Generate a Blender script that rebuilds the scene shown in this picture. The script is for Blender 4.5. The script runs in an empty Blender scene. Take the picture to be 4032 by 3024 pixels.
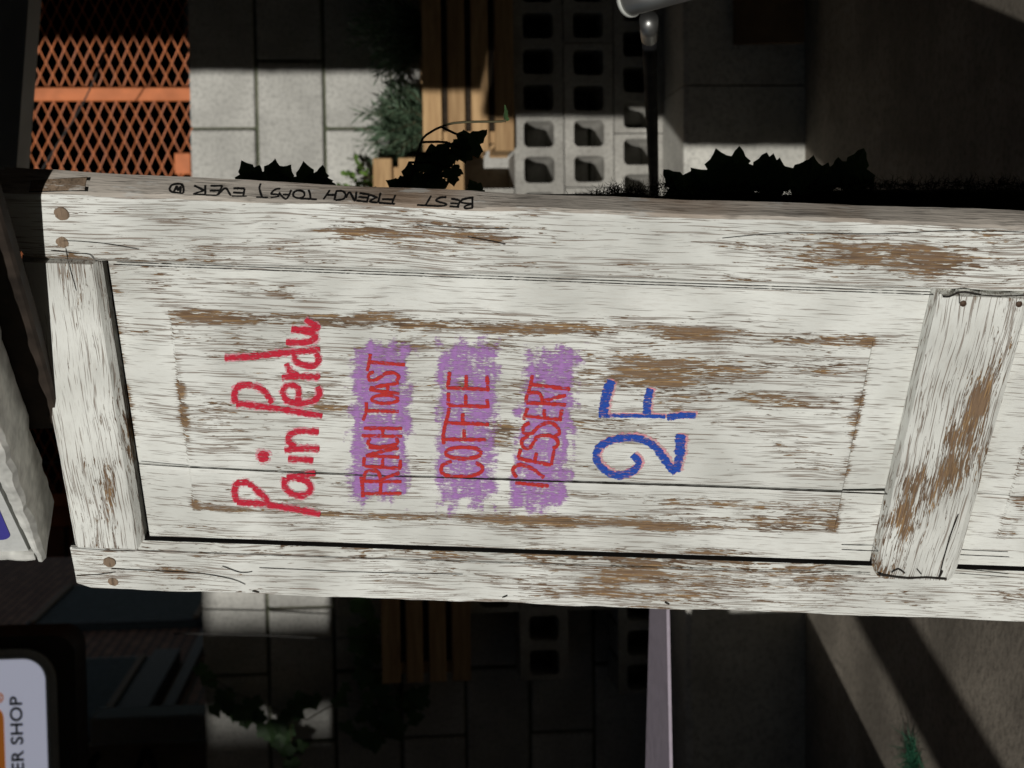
import bpy, bmesh, math, random
from mathutils import Vector, Matrix, noise as mnoise
R = math.radians
random.seed(7)
scene = bpy.context.scene
COL = scene.collection

# ------------------------------------------------------------------ camera
F = 6000.0                                   # focal length in photo pixels (photo is 4032 x 3024)
PITCH, ROLL, YAW = R(5.0), .0172, R(3.5)
CAM = Vector((0, 0, 1.095))
FW = Vector((-math.sin(YAW)*math.cos(PITCH), math.cos(YAW)*math.cos(PITCH), -math.sin(PITCH)))
r0 = Vector((math.cos(YAW), math.sin(YAW), 0)); up0 = r0.cross(FW)
RT = r0*math.cos(ROLL) - up0*math.sin(ROLL)          # upright right
DN = -up0*math.cos(ROLL) - r0*math.sin(ROLL)         # upright down
cd = bpy.data.cameras.new('camera'); cam = bpy.data.objects.new('camera', cd); COL.objects.link(cam)
cd.sensor_width = 36.0; cd.lens = F/4032*36.0; cd.clip_start = .02; cd.clip_end = 500
# the phone was held on its side: picture right = world down, picture up = world right
M = Matrix((DN, RT, -FW)).transposed().to_4x4(); M.translation = CAM
cam.matrix_world = M
cd.dof.use_dof = True; cd.dof.focus_distance = 1.62; cd.dof.aperture_fstop = 9.0
scene.camera = cam

# ------------------------------------------------------------------ light
TAN_AZ, ELEV = .352, R(15.0)
AZ = math.atan(TAN_AZ)
world = bpy.data.worlds.new('World'); scene.world = world; world.use_nodes = True
wn = world.node_tree; wn.nodes.clear()
sky = wn.nodes.new('ShaderNodeTexSky'); sky.sky_type = 'NISHITA'; sky.sun_disc = False
sky.sun_elevation = ELEV; sky.sun_rotation = math.pi + AZ
bg = wn.nodes.new('ShaderNodeBackground'); bg.inputs['Strength'].default_value = .05
wo = wn.nodes.new('ShaderNodeOutputWorld')
wn.links.new(sky.outputs[0], bg.inputs[0]); wn.links.new(bg.outputs[0], wo.inputs[0])
sl = bpy.data.lights.new('sun', 'SUN'); sl.energy = 4.6; sl.angle = R(.53); sl.color = (1, .975, .93)
sun = bpy.data.objects.new('sun', sl); COL.objects.link(sun)
sdir = Vector((math.sin(AZ)*math.cos(ELEV), math.cos(AZ)*math.cos(ELEV), -math.sin(ELEV)))   # light travels along
sun.rotation_euler = sdir.to_track_quat('-Z', 'Y').to_euler(); sun.location = (-4, -9, 5)
vs = scene.view_settings
vs.view_transform = 'Standard'; vs.look = 'None'; vs.gamma = 1; vs.use_curve_mapping = False
vs.exposure = -0.70
scene.cycles.max_bounces = 4; scene.cycles.diffuse_bounces = 3; scene.cycles.glossy_bounces = 2; scene.cycles.caustics_reflective = False; scene.cycles.caustics_refractive = False; scene.cycles.transparent_max_bounces = 12

# ------------------------------------------------------------------ helpers
Q = 1.8228
def ray(x, y): return FW + RT*((3024-y-1512)/F) + DN*((x-2016)/F)
def hitY(x, y, Y):
    d = ray(x, y); return CAM + d*((Y-CAM.y)/d.y)
def qY(x, y, Y): return hitY(x*Q, y*Q, Y)
def hitZ(x, y, Z=0.0):
    d = ray(x, y); return CAM + d*((Z-CAM.z)/d.z)
def atdepth(x, y, t): return CAM + ray(x, y)*t

def link(o, parent=None):
    COL.objects.link(o)
    if parent is not None: o.parent = parent
    return o
def tag(o, label=None, cat=None, group=None, kind=None):
    if label: o['label'] = label
    if cat: o['category'] = cat
    if group: o['group'] = group
    if kind: o['kind'] = kind
    return o
def empty(name, loc=(0, 0, 0), label=None, cat=None, group=None, kind=None):
    o = bpy.data.objects.new(name, None); o.empty_display_size = .05; o.location = loc
    COL.objects.link(o); return tag(o, label, cat, group, kind)
def mesh_obj(name, verts, faces, mats, parent=None, midx=None, smooth=False, attrs=None):
    me = bpy.data.meshes.new(name)
    me.from_pydata([tuple(v) for v in verts], [], faces); me.update()
    for m in (mats if isinstance(mats, (list, tuple)) else [mats]): me.materials.append(m)
    if midx:
        for p, i in zip(me.polygons, midx): p.material_index = i
    if smooth:
        for p in me.polygons: p.use_smooth = True
    if attrs:
        for k, vals in attrs.items():
            a = me.attributes.new(k, 'FLOAT', 'POINT'); a.data.foreach_set('value', [float(v) for v in vals])
    o = bpy.data.objects.new(name, me); return link(o, parent)
def bm_obj(name, bm, mat, parent=None, smooth=False):
    me = bpy.data.meshes.new(name); bmesh.ops.recalc_face_normals(bm, faces=bm.faces)
    bm.to_mesh(me); bm.free(); me.materials.append(mat)
    if smooth:
        for p in me.polygons: p.use_smooth = True
    return link(bpy.data.objects.new(name, me), parent)
def box_bm(lo, hi, bev=0.0, bm=None, seg=1):
    bm = bm or bmesh.new()
    b2 = bmesh.new(); bmesh.ops.create_cube(b2, size=1)
    for v in b2.verts:
        v.co = Vector([(lo[i]+hi[i])/2 + v.co[i]*(hi[i]-lo[i]) for i in range(3)])
    if bev: bmesh.ops.bevel(b2, geom=b2.edges[:], offset=bev, segments=seg, affect='EDGES', profile=.6)
    me = bpy.data.meshes.new('tmp'); b2.to_mesh(me); b2.free(); bm.from_mesh(me); bpy.data.meshes.remove(me)
    return bm
def box(name, lo, hi, mat, parent=None, bev=0.0): return bm_obj(name, box_bm(lo, hi, bev), mat, parent)
def tube_geo(pts, rad, n=7):
    """verts, faces of a tube along pts, rad number or list"""
    V, Fc = [], []; m = len(pts)
    up = Vector((.3, .2, 1)).normalized()
    for i, p in enumerate(pts):
        t = (pts[min(i+1, m-1)] - pts[max(i-1, 0)]).normalized()
        a = t.cross(up)
        if a.length < 1e-3: a = t.cross(Vector((1, 0, 0)))
        a.normalize(); b = t.cross(a); r = rad[i] if isinstance(rad, (list, tuple)) else rad
        for k in range(n):
            w = 2*math.pi*k/n; V.append(p + a*(r*math.cos(w)) + b*(r*math.sin(w)))
    for i in range(m-1):
        for k in range(n):
            Fc.append((i*n+k, i*n+(k+1) % n, (i+1)*n+(k+1) % n, (i+1)*n+k))
    Fc.append(tuple(range(n))[::-1]); Fc.append(tuple((m-1)*n+k for k in range(n)))
    return V, Fc
def tube(name, pts, rad, mat, parent=None, n=7):
    V, Fc = tube_geo(pts, rad, n); return mesh_obj(name, V, Fc, mat, parent, smooth=True)
def crom(pts, step):
    """Catmull-Rom resample of 2D/3D tuples"""
    P = [Vector(p) for p in pts]
    if len(P) == 2:
        n = max(2, int((P[1]-P[0]).length/step)); return [P[0].lerp(P[1], i/n) for i in range(n+1)]
    out = []
    for i in range(len(P)-1):
        a, b, c, d = P[max(i-1, 0)], P[i], P[i+1], P[min(i+2, len(P)-1)]
        n = max(2, int((c-b).length/step))
        for k in range(n):
            t = k/n
            out.append(.5*((2*b)+(c-a)*t+(2*a-5*b+4*c-d)*t*t+(3*b-a-3*c+d)*t*t*t))
    out.append(P[-1]); return out

# ------------------------------------------------------------------ materials
class NT:
    def __init__(s, name):
        s.m = bpy.data.materials.new(name); s.m.use_nodes = True; s.t = s.m.node_tree; s.t.nodes.clear()
        s.out = s.n('ShaderNodeOutputMaterial'); s.co = s.n('ShaderNodeTexCoord')
    def n(s, k, **kw):
        nd = s.t.nodes.new(k)
        for a, b in kw.items(): setattr(nd, a, b)
        return nd
    def l(s, a, b): s.t.links.new(a, b)
    def setin(s, nd, i, v):
        if hasattr(v, 'is_output') or isinstance(v, bpy.types.NodeSocket): s.l(v, nd.inputs[i])
        else: nd.inputs[i].default_value = v
    def math(s, op, a, b=0.0, clamp=False):
        nd = s.n('ShaderNodeMath', operation=op); nd.use_clamp = clamp; s.setin(nd, 0, a); s.setin(nd, 1, b); return nd.outputs[0]
    def map(s, scale=(1, 1, 1), loc=(0, 0, 0), rot=(0, 0, 0), src='Object'):
        nd = s.n('ShaderNodeMapping'); s.l(s.co.outputs[src], nd.inputs[0])
        nd.inputs[1].default_value = loc; nd.inputs[2].default_value = rot; nd.inputs[3].default_value = scale; return nd.outputs[0]
    def noise(s, vec, scale=1.0, detail=3.0, rough=.55, dist=0.0):
        nd = s.n('ShaderNodeTexNoise'); s.l(vec, nd.inputs['Vector']); nd.inputs['Scale'].default_value = scale
        nd.inputs['Detail'].default_value = detail; nd.inputs['Roughness'].default_value = rough; nd.inputs['Distortion'].default_value = dist
        return nd.outputs['Fac']
    def rng(s, v, a, b, c=0.0, d=1.0):
        nd = s.n('ShaderNodeMapRange'); nd.clamp = True; s.setin(nd, 0, v); s.setin(nd, 1, a); s.setin(nd, 2, b); s.setin(nd, 3, c); s.setin(nd, 4, d)
        return nd.outputs[0]
    def mix(s, f, a, b):
        nd = s.n('ShaderNodeMix', data_type='RGBA'); s.setin(nd, 0, f)
        for i, v in ((6, a), (7, b)):
            if isinstance(v, tuple): nd.inputs[i].default_value = (*v, 1)
            else: s.l(v, nd.inputs[i])
        return nd.outputs[2]
    def attr(s, name): return s.n('ShaderNodeAttribute', attribute_name=name).outputs['Fac']
    def bump(s, h, strength=.5, dist=.001, normal=None):
        nd = s.n('ShaderNodeBump'); nd.inputs['Strength'].default_value = strength; nd.inputs['Distance'].default_value = dist
        s.l(h, nd.inputs['Height'])
        if normal: s.l(normal, nd.inputs['Normal'])
        return nd.outputs[0]
    def bsdf(s, col, rough=.7, normal=None, spec=.3, metal=0.0, out=True):
        b = s.n('ShaderNodeBsdfPrincipled')
        if isinstance(col, tuple): b.inputs['Base Color'].default_value = (*col, 1)
        else: s.l(col, b.inputs['Base Color'])
        s.setin(b, 'Roughness', rough)
        b.inputs['Specular IOR Level'].default_value = spec; b.inputs['Metallic'].default_value = metal
        if normal: s.l(normal, b.inputs['Normal'])
        if out: s.l(b.outputs[0], s.out.inputs[0])
        return b

def paint_mat(name, along, seed, exposed_shift=0.0):
    """flaking white paint on old wood; grain runs along local axis 'along' ('x' or 'z')"""
    T = NT(name); o = (seed*3.1, seed*1.7, seed*2.3)
    def sc(a, c): return (a, c*.4, c) if along == 'x' else (c, c*.4, a)
    wear, tone = T.attr('wear'), T.attr('tone')
    vec = T.n('ShaderNodeVectorMath', operation='ADD'); T.l(T.co.outputs['Object'], vec.inputs[0])
    wv = T.n('ShaderNodeCombineXYZ'); T.l(T.attr('warp'), wv.inputs[2 if along == 'x' else 0]); T.l(wv.outputs[0], vec.inputs[1])
    def m(a, c, loc):
        nd = T.n('ShaderNodeMapping'); T.l(vec.outputs[0], nd.inputs[0]); nd.inputs[3].default_value = sc(a, c); nd.inputs[1].default_value = loc; return nd.outputs[0]
    fine = T.noise(m(38, 680, o), detail=2.5, rough=.7)
    hairn = T.noise(m(19, 760, (o[1], o[2], o[0])), detail=1.5, rough=.6)
    mid = T.noise(m(10, 120, (o[2], o[0], o[1])), detail=3, rough=.7)
    blot = T.noise(m(70, 390, (o[0], o[2]+4, o[1])), detail=3, rough=.7)
    v = T.math('MULTIPLY', fine, .52)
    v = T.math('ADD', v, T.math('MULTIPLY', mid, .22))
    v = T.math('ADD', v, T.math('MULTIPLY', blot, .46))
    v = T.math('ADD', v, T.math('MULTIPLY', wear, .115))
    thr = .730 - exposed_shift
    exposed = T.rng(v, thr, thr+.03)
    hv = T.math('ADD', hairn, T.math('MULTIPLY', T.math('SUBTRACT', mid, .5), .40))
    hv = T.math('ADD', hv, T.math('MULTIPLY', wear, .075))
    hair = T.rng(hv, .570, .65)
    white = T.mix(tone, (.57, .575, .535), (.77, .78, .735))
    white = T.mix(T.math('MULTIPLY', T.rng(blot, .50, .68), .30), white, (.50, .47, .42))
    wood = T.mix(T.rng(T.math('ADD', mid, T.math('MULTIPLY', wear, .06)), .46, .64), (.115, .078, .048), (.35, .222, .108))
    wood = T.mix(T.rng(fine, .52, .68), wood, (.13, .078, .048))
    col = T.mix(exposed, white, wood)
    col = T.mix(T.math('MULTIPLY', hair, .72), col, (.17, .115, .08))
    hgt = T.math('SUBTRACT', T.math('MULTIPLY', fine, .35), T.math('ADD', T.math('MULTIPLY', exposed, .75), T.math('MULTIPLY', hair, .6)))
    hgt = T.math('ADD', hgt, T.math('MULTIPLY', blot, .45))
    T.bsdf(col, T.rng(exposed, 0, 1, .55, .8), T.bump(hgt, .7, .0011), .25)
    return T.m

def bare_wood(name, base=(.43, .39, .34), along='z'):
    T = NT(name)
    s = (6, 60, 60); f = (30, 420, 420)
    if along == 'z': s = s[::-1]; f = f[::-1]
    mid = T.noise(T.map(s), detail=4, rough=.6); fine = T.noise(T.map(f), detail=3, rough=.6)
    c = T.mix(T.rng(mid, .35, .65), base, tuple(b*1.55 for b in base))
    c = T.mix(T.math('MULTIPLY', T.rng(fine, .52, .66), .75), c, tuple(b*.35 for b in base))
    lowp = T.noise(T.map((9, 9, 5)), detail=3)
    c = T.mix(T.math('MULTIPLY', T.rng(lowp, .52, .68), .6), c, (.27, .155, .08))
    c = T.mix(T.math('MULTIPLY', T.rng(T.noise(T.map((60, 60, 18), (4, 2, 1)), detail=4, rough=.7), .60, .66), .7), c, (.62, .61, .57))
    T.bsdf(c, .75, T.bump(fine, .7, .001), .2); return T.m

def concrete(name, a, b, scale=1.0, moss=0.0, grain=90, bumpd=.002):
    T = NT(name)
    n1 = T.noise(T.map((2.5*scale,)*3), detail=3, rough=.6); n2 = T.noise(T.map((grain,)*3), detail=2, rough=.7)
    n3 = T.noise(T.map((9*scale, 9*scale, 5*scale), (3, 1, 2)), detail=2)
    inf = T.n('ShaderNodeObjectInfo')
    c = T.mix(T.rng(n1, .36, .64), tuple(x*.86 for x in a), b)
    c = T.mix(T.math('MULTIPLY', T.rng(n2, .46, .70), .62), c, tuple(x*.55 for x in a))
    c = T.mix(T.math('MULTIPLY', T.rng(n3, .55, .75), .45), c, tuple(x*.62 for x in a))
    hs = T.n('ShaderNodeHueSaturation'); T.l(c, hs.inputs['Color']); T.l(T.rng(inf.outputs['Random'], 0, 1, .86, 1.08), hs.inputs['Value'])
    T.bsdf(hs.outputs[0], .9, T.bump(n2, .55, bumpd), .15); return T.m

def plain(name, col, rough=.6, spec=.3, metal=0.0, var=.25, scale=30.0, bumps=.2):
    T = NT(name); n1 = T.noise(T.map((scale,)*3), detail=2, rough=.65)
    c = T.mix(T.rng(n1, .3, .7), tuple(x*(1-var) for x in col), tuple(min(1, x*(1+var*.6)) for x in col))
    T.bsdf(c, T.rng(n1, .3, .7, rough*.85, min(1, rough*1.15)), T.bump(n1, bumps, .001), spec, metal); return T.m

def crate_wood():
    T = NT('pine_slat'); inf = T.n('ShaderNodeObjectInfo')
    mid = T.noise(T.map((4, 60, 60)), detail=4); fine = T.noise(T.map((12, 260, 260)), detail=3)
    c = T.mix(T.rng(mid, .35, .65), (.36, .22, .105), (.52, .34, .17))
    c = T.mix(T.math('MULTIPLY', T.rng(fine, .52, .68), .5), c, (.22, .12, .055))
    kn = T.noise(T.map((7, 20, 20), (2, 5, 1)), detail=4)
    c = T.mix(T.math('MULTIPLY', T.rng(kn, .58, .72), .55), c, (.20, .12, .06))
    hs = T.n('ShaderNodeHueSaturation'); T.l(c, hs.inputs['Color']); T.l(T.rng(inf.outputs['Random'], 0, 1, .8, 1.12), hs.inputs['Value'])
    T.bsdf(hs.outputs[0], .7, T.bump(fine, .4, .0008), .2); return T.m

def leaf_mat(name, a, b):
    T = NT(name); n1 = T.noise(T.map((55,)*3), detail=3); inf = T.n('ShaderNodeObjectInfo')
    c = T.mix(T.rng(n1, .3, .7), a, b)
    hs = T.n('ShaderNodeHueSaturation'); T.l(c, hs.inputs['Color']); T.l(T.rng(inf.outputs['Random'], 0, 1, .7, 1.25), hs.inputs['Value'])
    d = T.bsdf(hs.outputs[0], .5, T.bump(n1, .3, .001), .35, out=False)
    t = T.n('ShaderNodeBsdfTranslucent'); T.l(hs.outputs[0], t.inputs[0])
    mx = T.n('ShaderNodeMixShader'); mx.inputs[0].default_value = .18; T.l(d.outputs[0], mx.inputs[1]); T.l(t.outputs[0], mx.inputs[2])
    T.l(mx.outputs[0], T.out.inputs[0]); return T.m

def crayon(name, col, col2, hard=.10, off=0.0, dens=0.0):
    """waxy stick rubbed over the grain: skips the low grain, thins at its rim"""
    T = NT(name)
    g = T.noise(T.map((640, 640, 85), (off, 0, off)), detail=2, rough=.65)
    g2 = T.noise(T.map((400, 400, 230), (off, 3, 1)), detail=3, rough=.7)
    d = T.attr('rub')
    v = T.math('ADD', T.math('MULTIPLY', g, .5), T.math('MULTIPLY', g2, .5))
    a = T.rng(T.math('SUBTRACT', T.math('ADD', d, dens), v), -hard*.3, hard)
    c = T.mix(T.rng(g2, .35, .65), col, col2)
    b = T.bsdf(c, .6, T.bump(g2, .4, .0008), .3, out=False)
    tr = T.n('ShaderNodeBsdfTransparent'); mx = T.n('ShaderNodeMixShader')
    T.l(a, mx.inputs[0]); T.l(tr.outputs[0], mx.inputs[1]); T.l(b.outputs[0], mx.inputs[2]); T.l(mx.outputs[0], T.out.inputs[0])
    return T.m

MAT = {}
MAT['stile'] = paint_mat('flaking_white_paint_stile', 'z', 1.0)
MAT['panel'] = paint_mat('flaking_white_paint_panel', 'z', 2.0, .012)
MAT['rail'] = paint_mat('flaking_white_paint_rail', 'x', 3.0, .01)
MAT['edge'] = bare_wood('weathered_bare_wood')
MAT['peg'] = bare_wood('peg_wood', (.20, .145, .10), 'x')
MAT['gapshade'] = plain('painted_gap_shade', (.012, .011, .010), .9, .1)  # near-black that paints shade into narrow gaps
MAT['block'] = concrete('pale_concrete_block', (.50, .49, .45), (.62, .61, .56), 1.6)
MAT['mortar'] = concrete('mossy_mortar', (.10, .115, .07), (.20, .20, .15), 3)
MAT['hollow'] = concrete('hollow_block_concrete', (.36, .345, .31), (.47, .455, .41), 2.2, grain=110)
MAT['plinth'] = concrete('plinth_concrete', (.52, .51, .46), (.66, .645, .58), 1.3)
MAT['ground'] = concrete('worn_street_concrete', (.21, .185, .15), (.33, .29, .235), 1.0, grain=60, bumpd=.003)
MAT['crate'] = crate_wood()
MAT['soil'] = plain('potting_soil', (.035, .026, .018), .95, .1, var=.6, scale=60, bumps=.9)
MAT['orange'] = plain('orange_steel_paint', (.60, .185, .065), .5, .35, var=.2, scale=14)
MAT['beam'] = plain('grey_steel_beam', (.24, .24, .23), .6, .3, var=.15, scale=8)
MAT['void'] = plain('painted_shed_dark', (.006, .006, .006), 1.0, .0)  # near-black that puts the shed's inner darkness into colour
MAT['leaf'] = leaf_mat('ivy_leaf', (.05, .10, .04), (.085, .16, .06))
MAT['leafteal'] = leaf_mat('rosemary_leaf', (.10, .17, .10), (.17, .25, .15))
MAT['leafbright'] = leaf_mat('small_round_leaf', (.10, .19, .04), (.17, .28, .06))
MAT['stem'] = plain('green_brown_stem', (.085, .075, .04), .7, .2)
MAT['moss'] = plain('dark_moss', (.022, .024, .012), .95, .05, var=.6)

# ------------------------------------------------------------------ the setting
def struct(o): return tag(o, kind='structure')
g = mesh_obj('ground', [(-60, -60, 0), (60, -60, 0), (60, 60, 0), (-60, 60, 0)], [(0, 1, 2, 3)], MAT['ground']); struct(g)
LEDGE = .313
# plinth under the block wall (a long concrete step), slightly chipped top edge
pl = empty('concrete_plinth', (0, 4.0, 0), 'long pale concrete step running along the foot of the block wall', 'step')
def plinth_part(name, x0, x1, y0, y1, z0, z1):
    n = int((x1-x0)/.05); V, Fc = [], []
    for i in range(n+1):
        x = x0+(x1-x0)*i/n
        j = lambda k: mnoise.noise(Vector((x*9, k*7.1, 3)))*.0025
        prof = [(y0, z0), (y0+j(1), z1-.012+j(2)), (y0+.010+j(3), z1+j(4)*.4), (y1, z1), (y1, z0)]
        V += [(x, a, b) for a, b in prof]
    for i in range(n):
        for k in range(5):
            a, b = i*5+k, i*5+(k+1) % 5
            Fc.append((a, b, b+5, a+5))
    Fc.append((0, 1, 2, 3, 4)); Fc.append(tuple(n*5+k for k in range(5))[::-1])
    o = mesh_obj(name, V, Fc, MAT['plinth'], pl); o.matrix_parent_inverse = Matrix.Translation((0, -4.0, 0)); return o
plinth_part('face', -3.0, .512, 3.84, 4.60, -.02, LEDGE)
plinth_part('face', .516, 3.2, 3.842, 4.60, -.02, LEDGE-.001)

# ---- block wall, every block its own piece
WY = 4.32; BW, BH = .385, .1865; WTOP = 1.611
bw = empty('block_wall', (0, WY, 0), 'garden wall of large pale grey concrete blocks with mossy joints', 'wall')
inv = Matrix.Translation((0, -WY, 0))
o = box('mortar', (-2.2, WY+.012, 0), (1.75, WY+.165, WTOP-.012), MAT['mortar'], bw); o.matrix_parent_inverse = inv
bm_base = box_bm((-.5*(BW-.009), 0, 0), (.5*(BW-.009), .16, BH-.009), .004)
blk_me = bpy.data.meshes.new('block'); bmesh.ops.recalc_face_normals(bm_base, faces=bm_base.faces); bm_base.to_mesh(blk_me); bm_base.free(); blk_me.materials.append(MAT['block'])
j1 = qY(470, 277, WY).x; j2 = qY(615, 130, WY).x
row = 0
z = WTOP
while z > .30:
    z0 = z-BH
    off = (j1 if row % 2 == 0 else j2)
    k0 = math.floor((-2.2-off)/BW)
    for k in range(k0, k0+12):
        xc = off+(k+.5)*BW
        if xc < -2.05 or xc > 1.6: continue
        b = bpy.data.objects.new('block', blk_me); link(b, bw); b.matrix_parent_inverse = inv
        b.location = (xc+random.uniform(-.0015, .0015), WY+random.uniform(-.003, .002), z0+random.uniform(-.001, .001))
        b.rotation_euler = (0, random.uniform(-.004, .004), random.uniform(-.004, .004))
        b.scale = (1, 1, 1)
    z = z0; row += 1

# ---- hollow blocks laid on their sides: four courses, every block a thing
HH, HP, HD = .136, .0965, .19
def hollow_mesh(ncell, halfstart=False):
    bm = bmesh.new(); L = ncell*HP-.003; H = HH-.003
    N = 24
    for c in range(ncell):
        x0 = -L/2+c*L/ncell; x1 = x0+L/ncell; cx = (x0+x1)/2; cz = H/2
        hw, hh, rr = .0355, .041, .014
        ring = []
        for (sx, sz, a0) in ((1, 1, 0), (-1, 1, 90), (-1, -1, 180), (1, -1, 270)):
            for k in range(N//4):
                a = R(a0+90*k/(N//4-1)); ring.append((cx+sx*(hw-rr)+rr*math.cos(a), cz+sz*(hh-rr)+rr*math.sin(a)))
        outer = []
        for (px, pz) in ring:
            dx, dz = px-cx, pz-cz; t = min(((x1-x0)/2)/abs(dx) if abs(dx) > 1e-6 else 9, (H/2)/abs(dz) if abs(dz) > 1e-6 else 9)
            outer.append((cx+dx*t, cz+dz*t))
        f = [bm.verts.new((p[0], 0, p[1])) for p in ring]; fo = [bm.verts.new((p[0], 0, p[1])) for p in outer]
        f2 = [bm.verts.new((cx+(p[0]-cx)*.985, HD, cz+(p[1]-cz)*.985)) for p in ring]; fo2 = [bm.verts.new((p[0], HD, p[1])) for p in outer]
        corners = [(x1, H), (x0, H), (x0, 0), (x1, 0)]
        m = len(ring)
        for k in range(m):
            q = (k+1) % m
            bm.faces.new((f[k], f[q], fo[q], fo[k])); bm.faces.new((f[k], f2[k], f2[q], f[q])); bm.faces.new((f2[k], fo2[k], fo2[q], f2[q]))
            if abs(outer[k][1]-outer[q][1]) < 1e-6 or (abs(outer[k][0]-outer[q][0]) < 1e-6 and (c in (0, ncell-1))):
                bm.faces.new((fo[k], fo[q], fo2[q], fo2[k]))
        # fill the little corner triangles between ring projection and the rectangle corner
        for (X, Zc) in corners:
            near = sorted(range(m), key=lambda k: (outer[k][0]-X)**2+(outer[k][1]-Zc)**2)[:2]
            for (vv, yy) in ((fo, 0), (fo2, HD)):
                cv = bm.verts.new((X, yy, Zc))
                try: bm.faces.new((vv[near[0]], vv[near[1]], cv))
                except Exception: pass
    me = bpy.data.meshes.new('hollow_block'); bmesh.ops.remove_doubles(bm, verts=bm.verts, dist=1e-5)
    bmesh.ops.recalc_face_normals(bm, faces=bm.faces); bm.to_mesh(me); bm.free(); me.materials.append(MAT['hollow']); return me
hm4 = hollow_mesh(4)
hx0 = qY(1500, 365, 4.12).x - HP*.5     # line the holes up with the photograph
ordn = ['lowest', 'second', 'third', 'topmost']
cnt = 0; HB = []
for r_ in range(4):
    off = hx0 + (HP*2 if r_ % 2 else 0) - (HP*.5 if r_ == 0 else 0)
    xs = [off+k*(HP*4) for k in range(-6, 5)]
    for xc in xs:
        lo, hi = xc-HP*2, xc+HP*2
        if hi < -1.02 or lo > 1.25: continue
        if r_ == 3 and hi > .44: continue
        if lo < -1.26: continue
        b = bpy.data.objects.new('hollow_block', hm4); link(b)
        b.location = (xc, 4.12+random.uniform(-.002, .003), LEDGE+r_*HH+.0015)
        b.rotation_euler.z = random.uniform(-.006, .006)
        HB.append((r_, xc, b))
        cnt += 1

nth = ['rightmost', 'second from the right', 'third from the right', 'fourth from the right', 'fifth from the right', 'sixth from the right', 'seventh from the right', 'eighth from the right']
for r_ in range(4):
    for k, (_, xc, b) in enumerate(sorted([h for h in HB if h[0] == r_], key=lambda h: -h[1])):
        where = 'beside the right planter crate' if False else ('right of the white door' if xc > .15 else ('left of the white door' if xc < -.55 else 'behind the white door'))
        tag(b, f'hollow block, {ordn[r_]} course, {nth[k]}, {where}', 'concrete block', 'hollow blocks stacked along the wall')
# ---- slatted planter crates
def crate(x0, x1, y0, y1, z0, z1, label, nfront=4, heights=None):
    c = empty('planter_crate', ((x0+x1)/2, (y0+y1)/2, z0), label, 'crate')
    iv = Matrix.Translation((-(x0+x1)/2, -(y0+y1)/2, -z0))
    def add(name, lo, hi, mat=MAT['crate'], bev=.0025):
        o = box(name, lo, hi, mat, c, bev); o.matrix_parent_inverse = iv
        o.rotation_euler = (0, random.uniform(-.0006, .0006), 0); return o
    H = z1-z0; hs = heights or [.21, .19, .19, .21]; gap = (1-sum(hs))/(len(hs)-1)
    zz = z1
    th = .014
    for h in hs:
        a, b = zz-h*H, zz
        add('slat', (x0, y0, a), (x1, y0+th, b))
        add('slat', (x0, y1-th, a), (x1, y1, b))
        add('slat', (x0+.004, y0+th+.001, a+.001), (x0+.004+th, y1-th-.001, b-.002))
        add('slat', (x1-.004-th, y0+th+.001, a+.001), (x1-.004, y1-th-.001, b-.002))
        zz = a-gap*H
    for xx in (x0+.022, x1-.054):
        for yy in (y0+th+.001, y1-th-.033):
            add('post', (xx, yy, z0+.004), (xx+.032, yy+.032, z1-.012))
    add('base', (x0+.022, y0+th+.002, z0+.006), (x1-.022, y1-th-.002, z0+.02))
    add('soil', (x0+.056, y0+th+.002, z0+.021), (x1-.056, y1-th-.002, z1-.035), MAT['soil'], .006)
    return c
xa = qY(1000, 326, 4.085).x
crate(xa, 1.35, 4.085, 4.305, LEDGE+3*HH+.002, .966, 'pine slat planter crate at the right, one course lower than its neighbour, half in sun')
xb0 = qY(900, 1475, 4.07).x; xb1 = qY(900, 338, 4.07).x
crate(xb0, xb1-.003, 4.07, 4.300, LEDGE+4*HH+.002, 1.100, 'long pine slat planter crate passing behind the white door')

# ---- plants
def leaf_geo(kind='ivy', s=1.0):
    """a flat-ish leaf in the xz plane, stalk at origin, tip at +z, folded along its midrib"""
    if kind.startswith('ivy'):
        half = [(0, 0), (.18, -.13), (.40, -.10), (.50, .03), (.43, .11), (.54, .19), (.56, .40), (.48, .44), (.43, .52), (.29, .55), (.31, .67), (.19, .79), (.11, .88), (0, 1.0)]
        rr = random.Random(kind); half = [(x*(1+rr.uniform(-.16, .16)) if 0 < i < len(half)-1 else x, z_+(rr.uniform(-.04, .04) if 0 < i < len(half)-1 else 0)) for i, (x, z_) in enumerate(half)]
    elif kind == 'round':
        half = [(0, 0), (.22, .12), (.34, .40), (.28, .72), (0, .95)]
    else:
        half = [(0, 0), (.06, .25), (.07, .6), (0, 1.0)]
    V = []; Fc = []
    mid = [(0, -.0, p[1]) for p in half]
    n = len(half)
    for (x, z_) in half: V.append((0, .10*z_*z_, max(z_, 0)))
    for sgn in (1, -1):
        b = len(V)
        for (x, z_) in half: V.append((sgn*x, .22*abs(x)+.10*z_*z_-.05*math.sin(z_*5), z_))
        for i in range(n-1):
            Fc.append((i, i+1, b+i+1, b+i) if sgn < 0 else (i, b+i, b+i+1, i+1))
    return [Vector(v)*s for v in V], Fc
def leaf_mesh(name, kind, mat):
    V, Fc = leaf_geo(kind); me = bpy.data.meshes.new(name); me.from_pydata([tuple(v) for v in V], [], Fc); me.update(); me.materials.append(mat); return me
ivy_mes = [leaf_mesh('leaf', 'ivy'+k, MAT['leaf']) for k in 'abcd']; ivy_me = None
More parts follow.
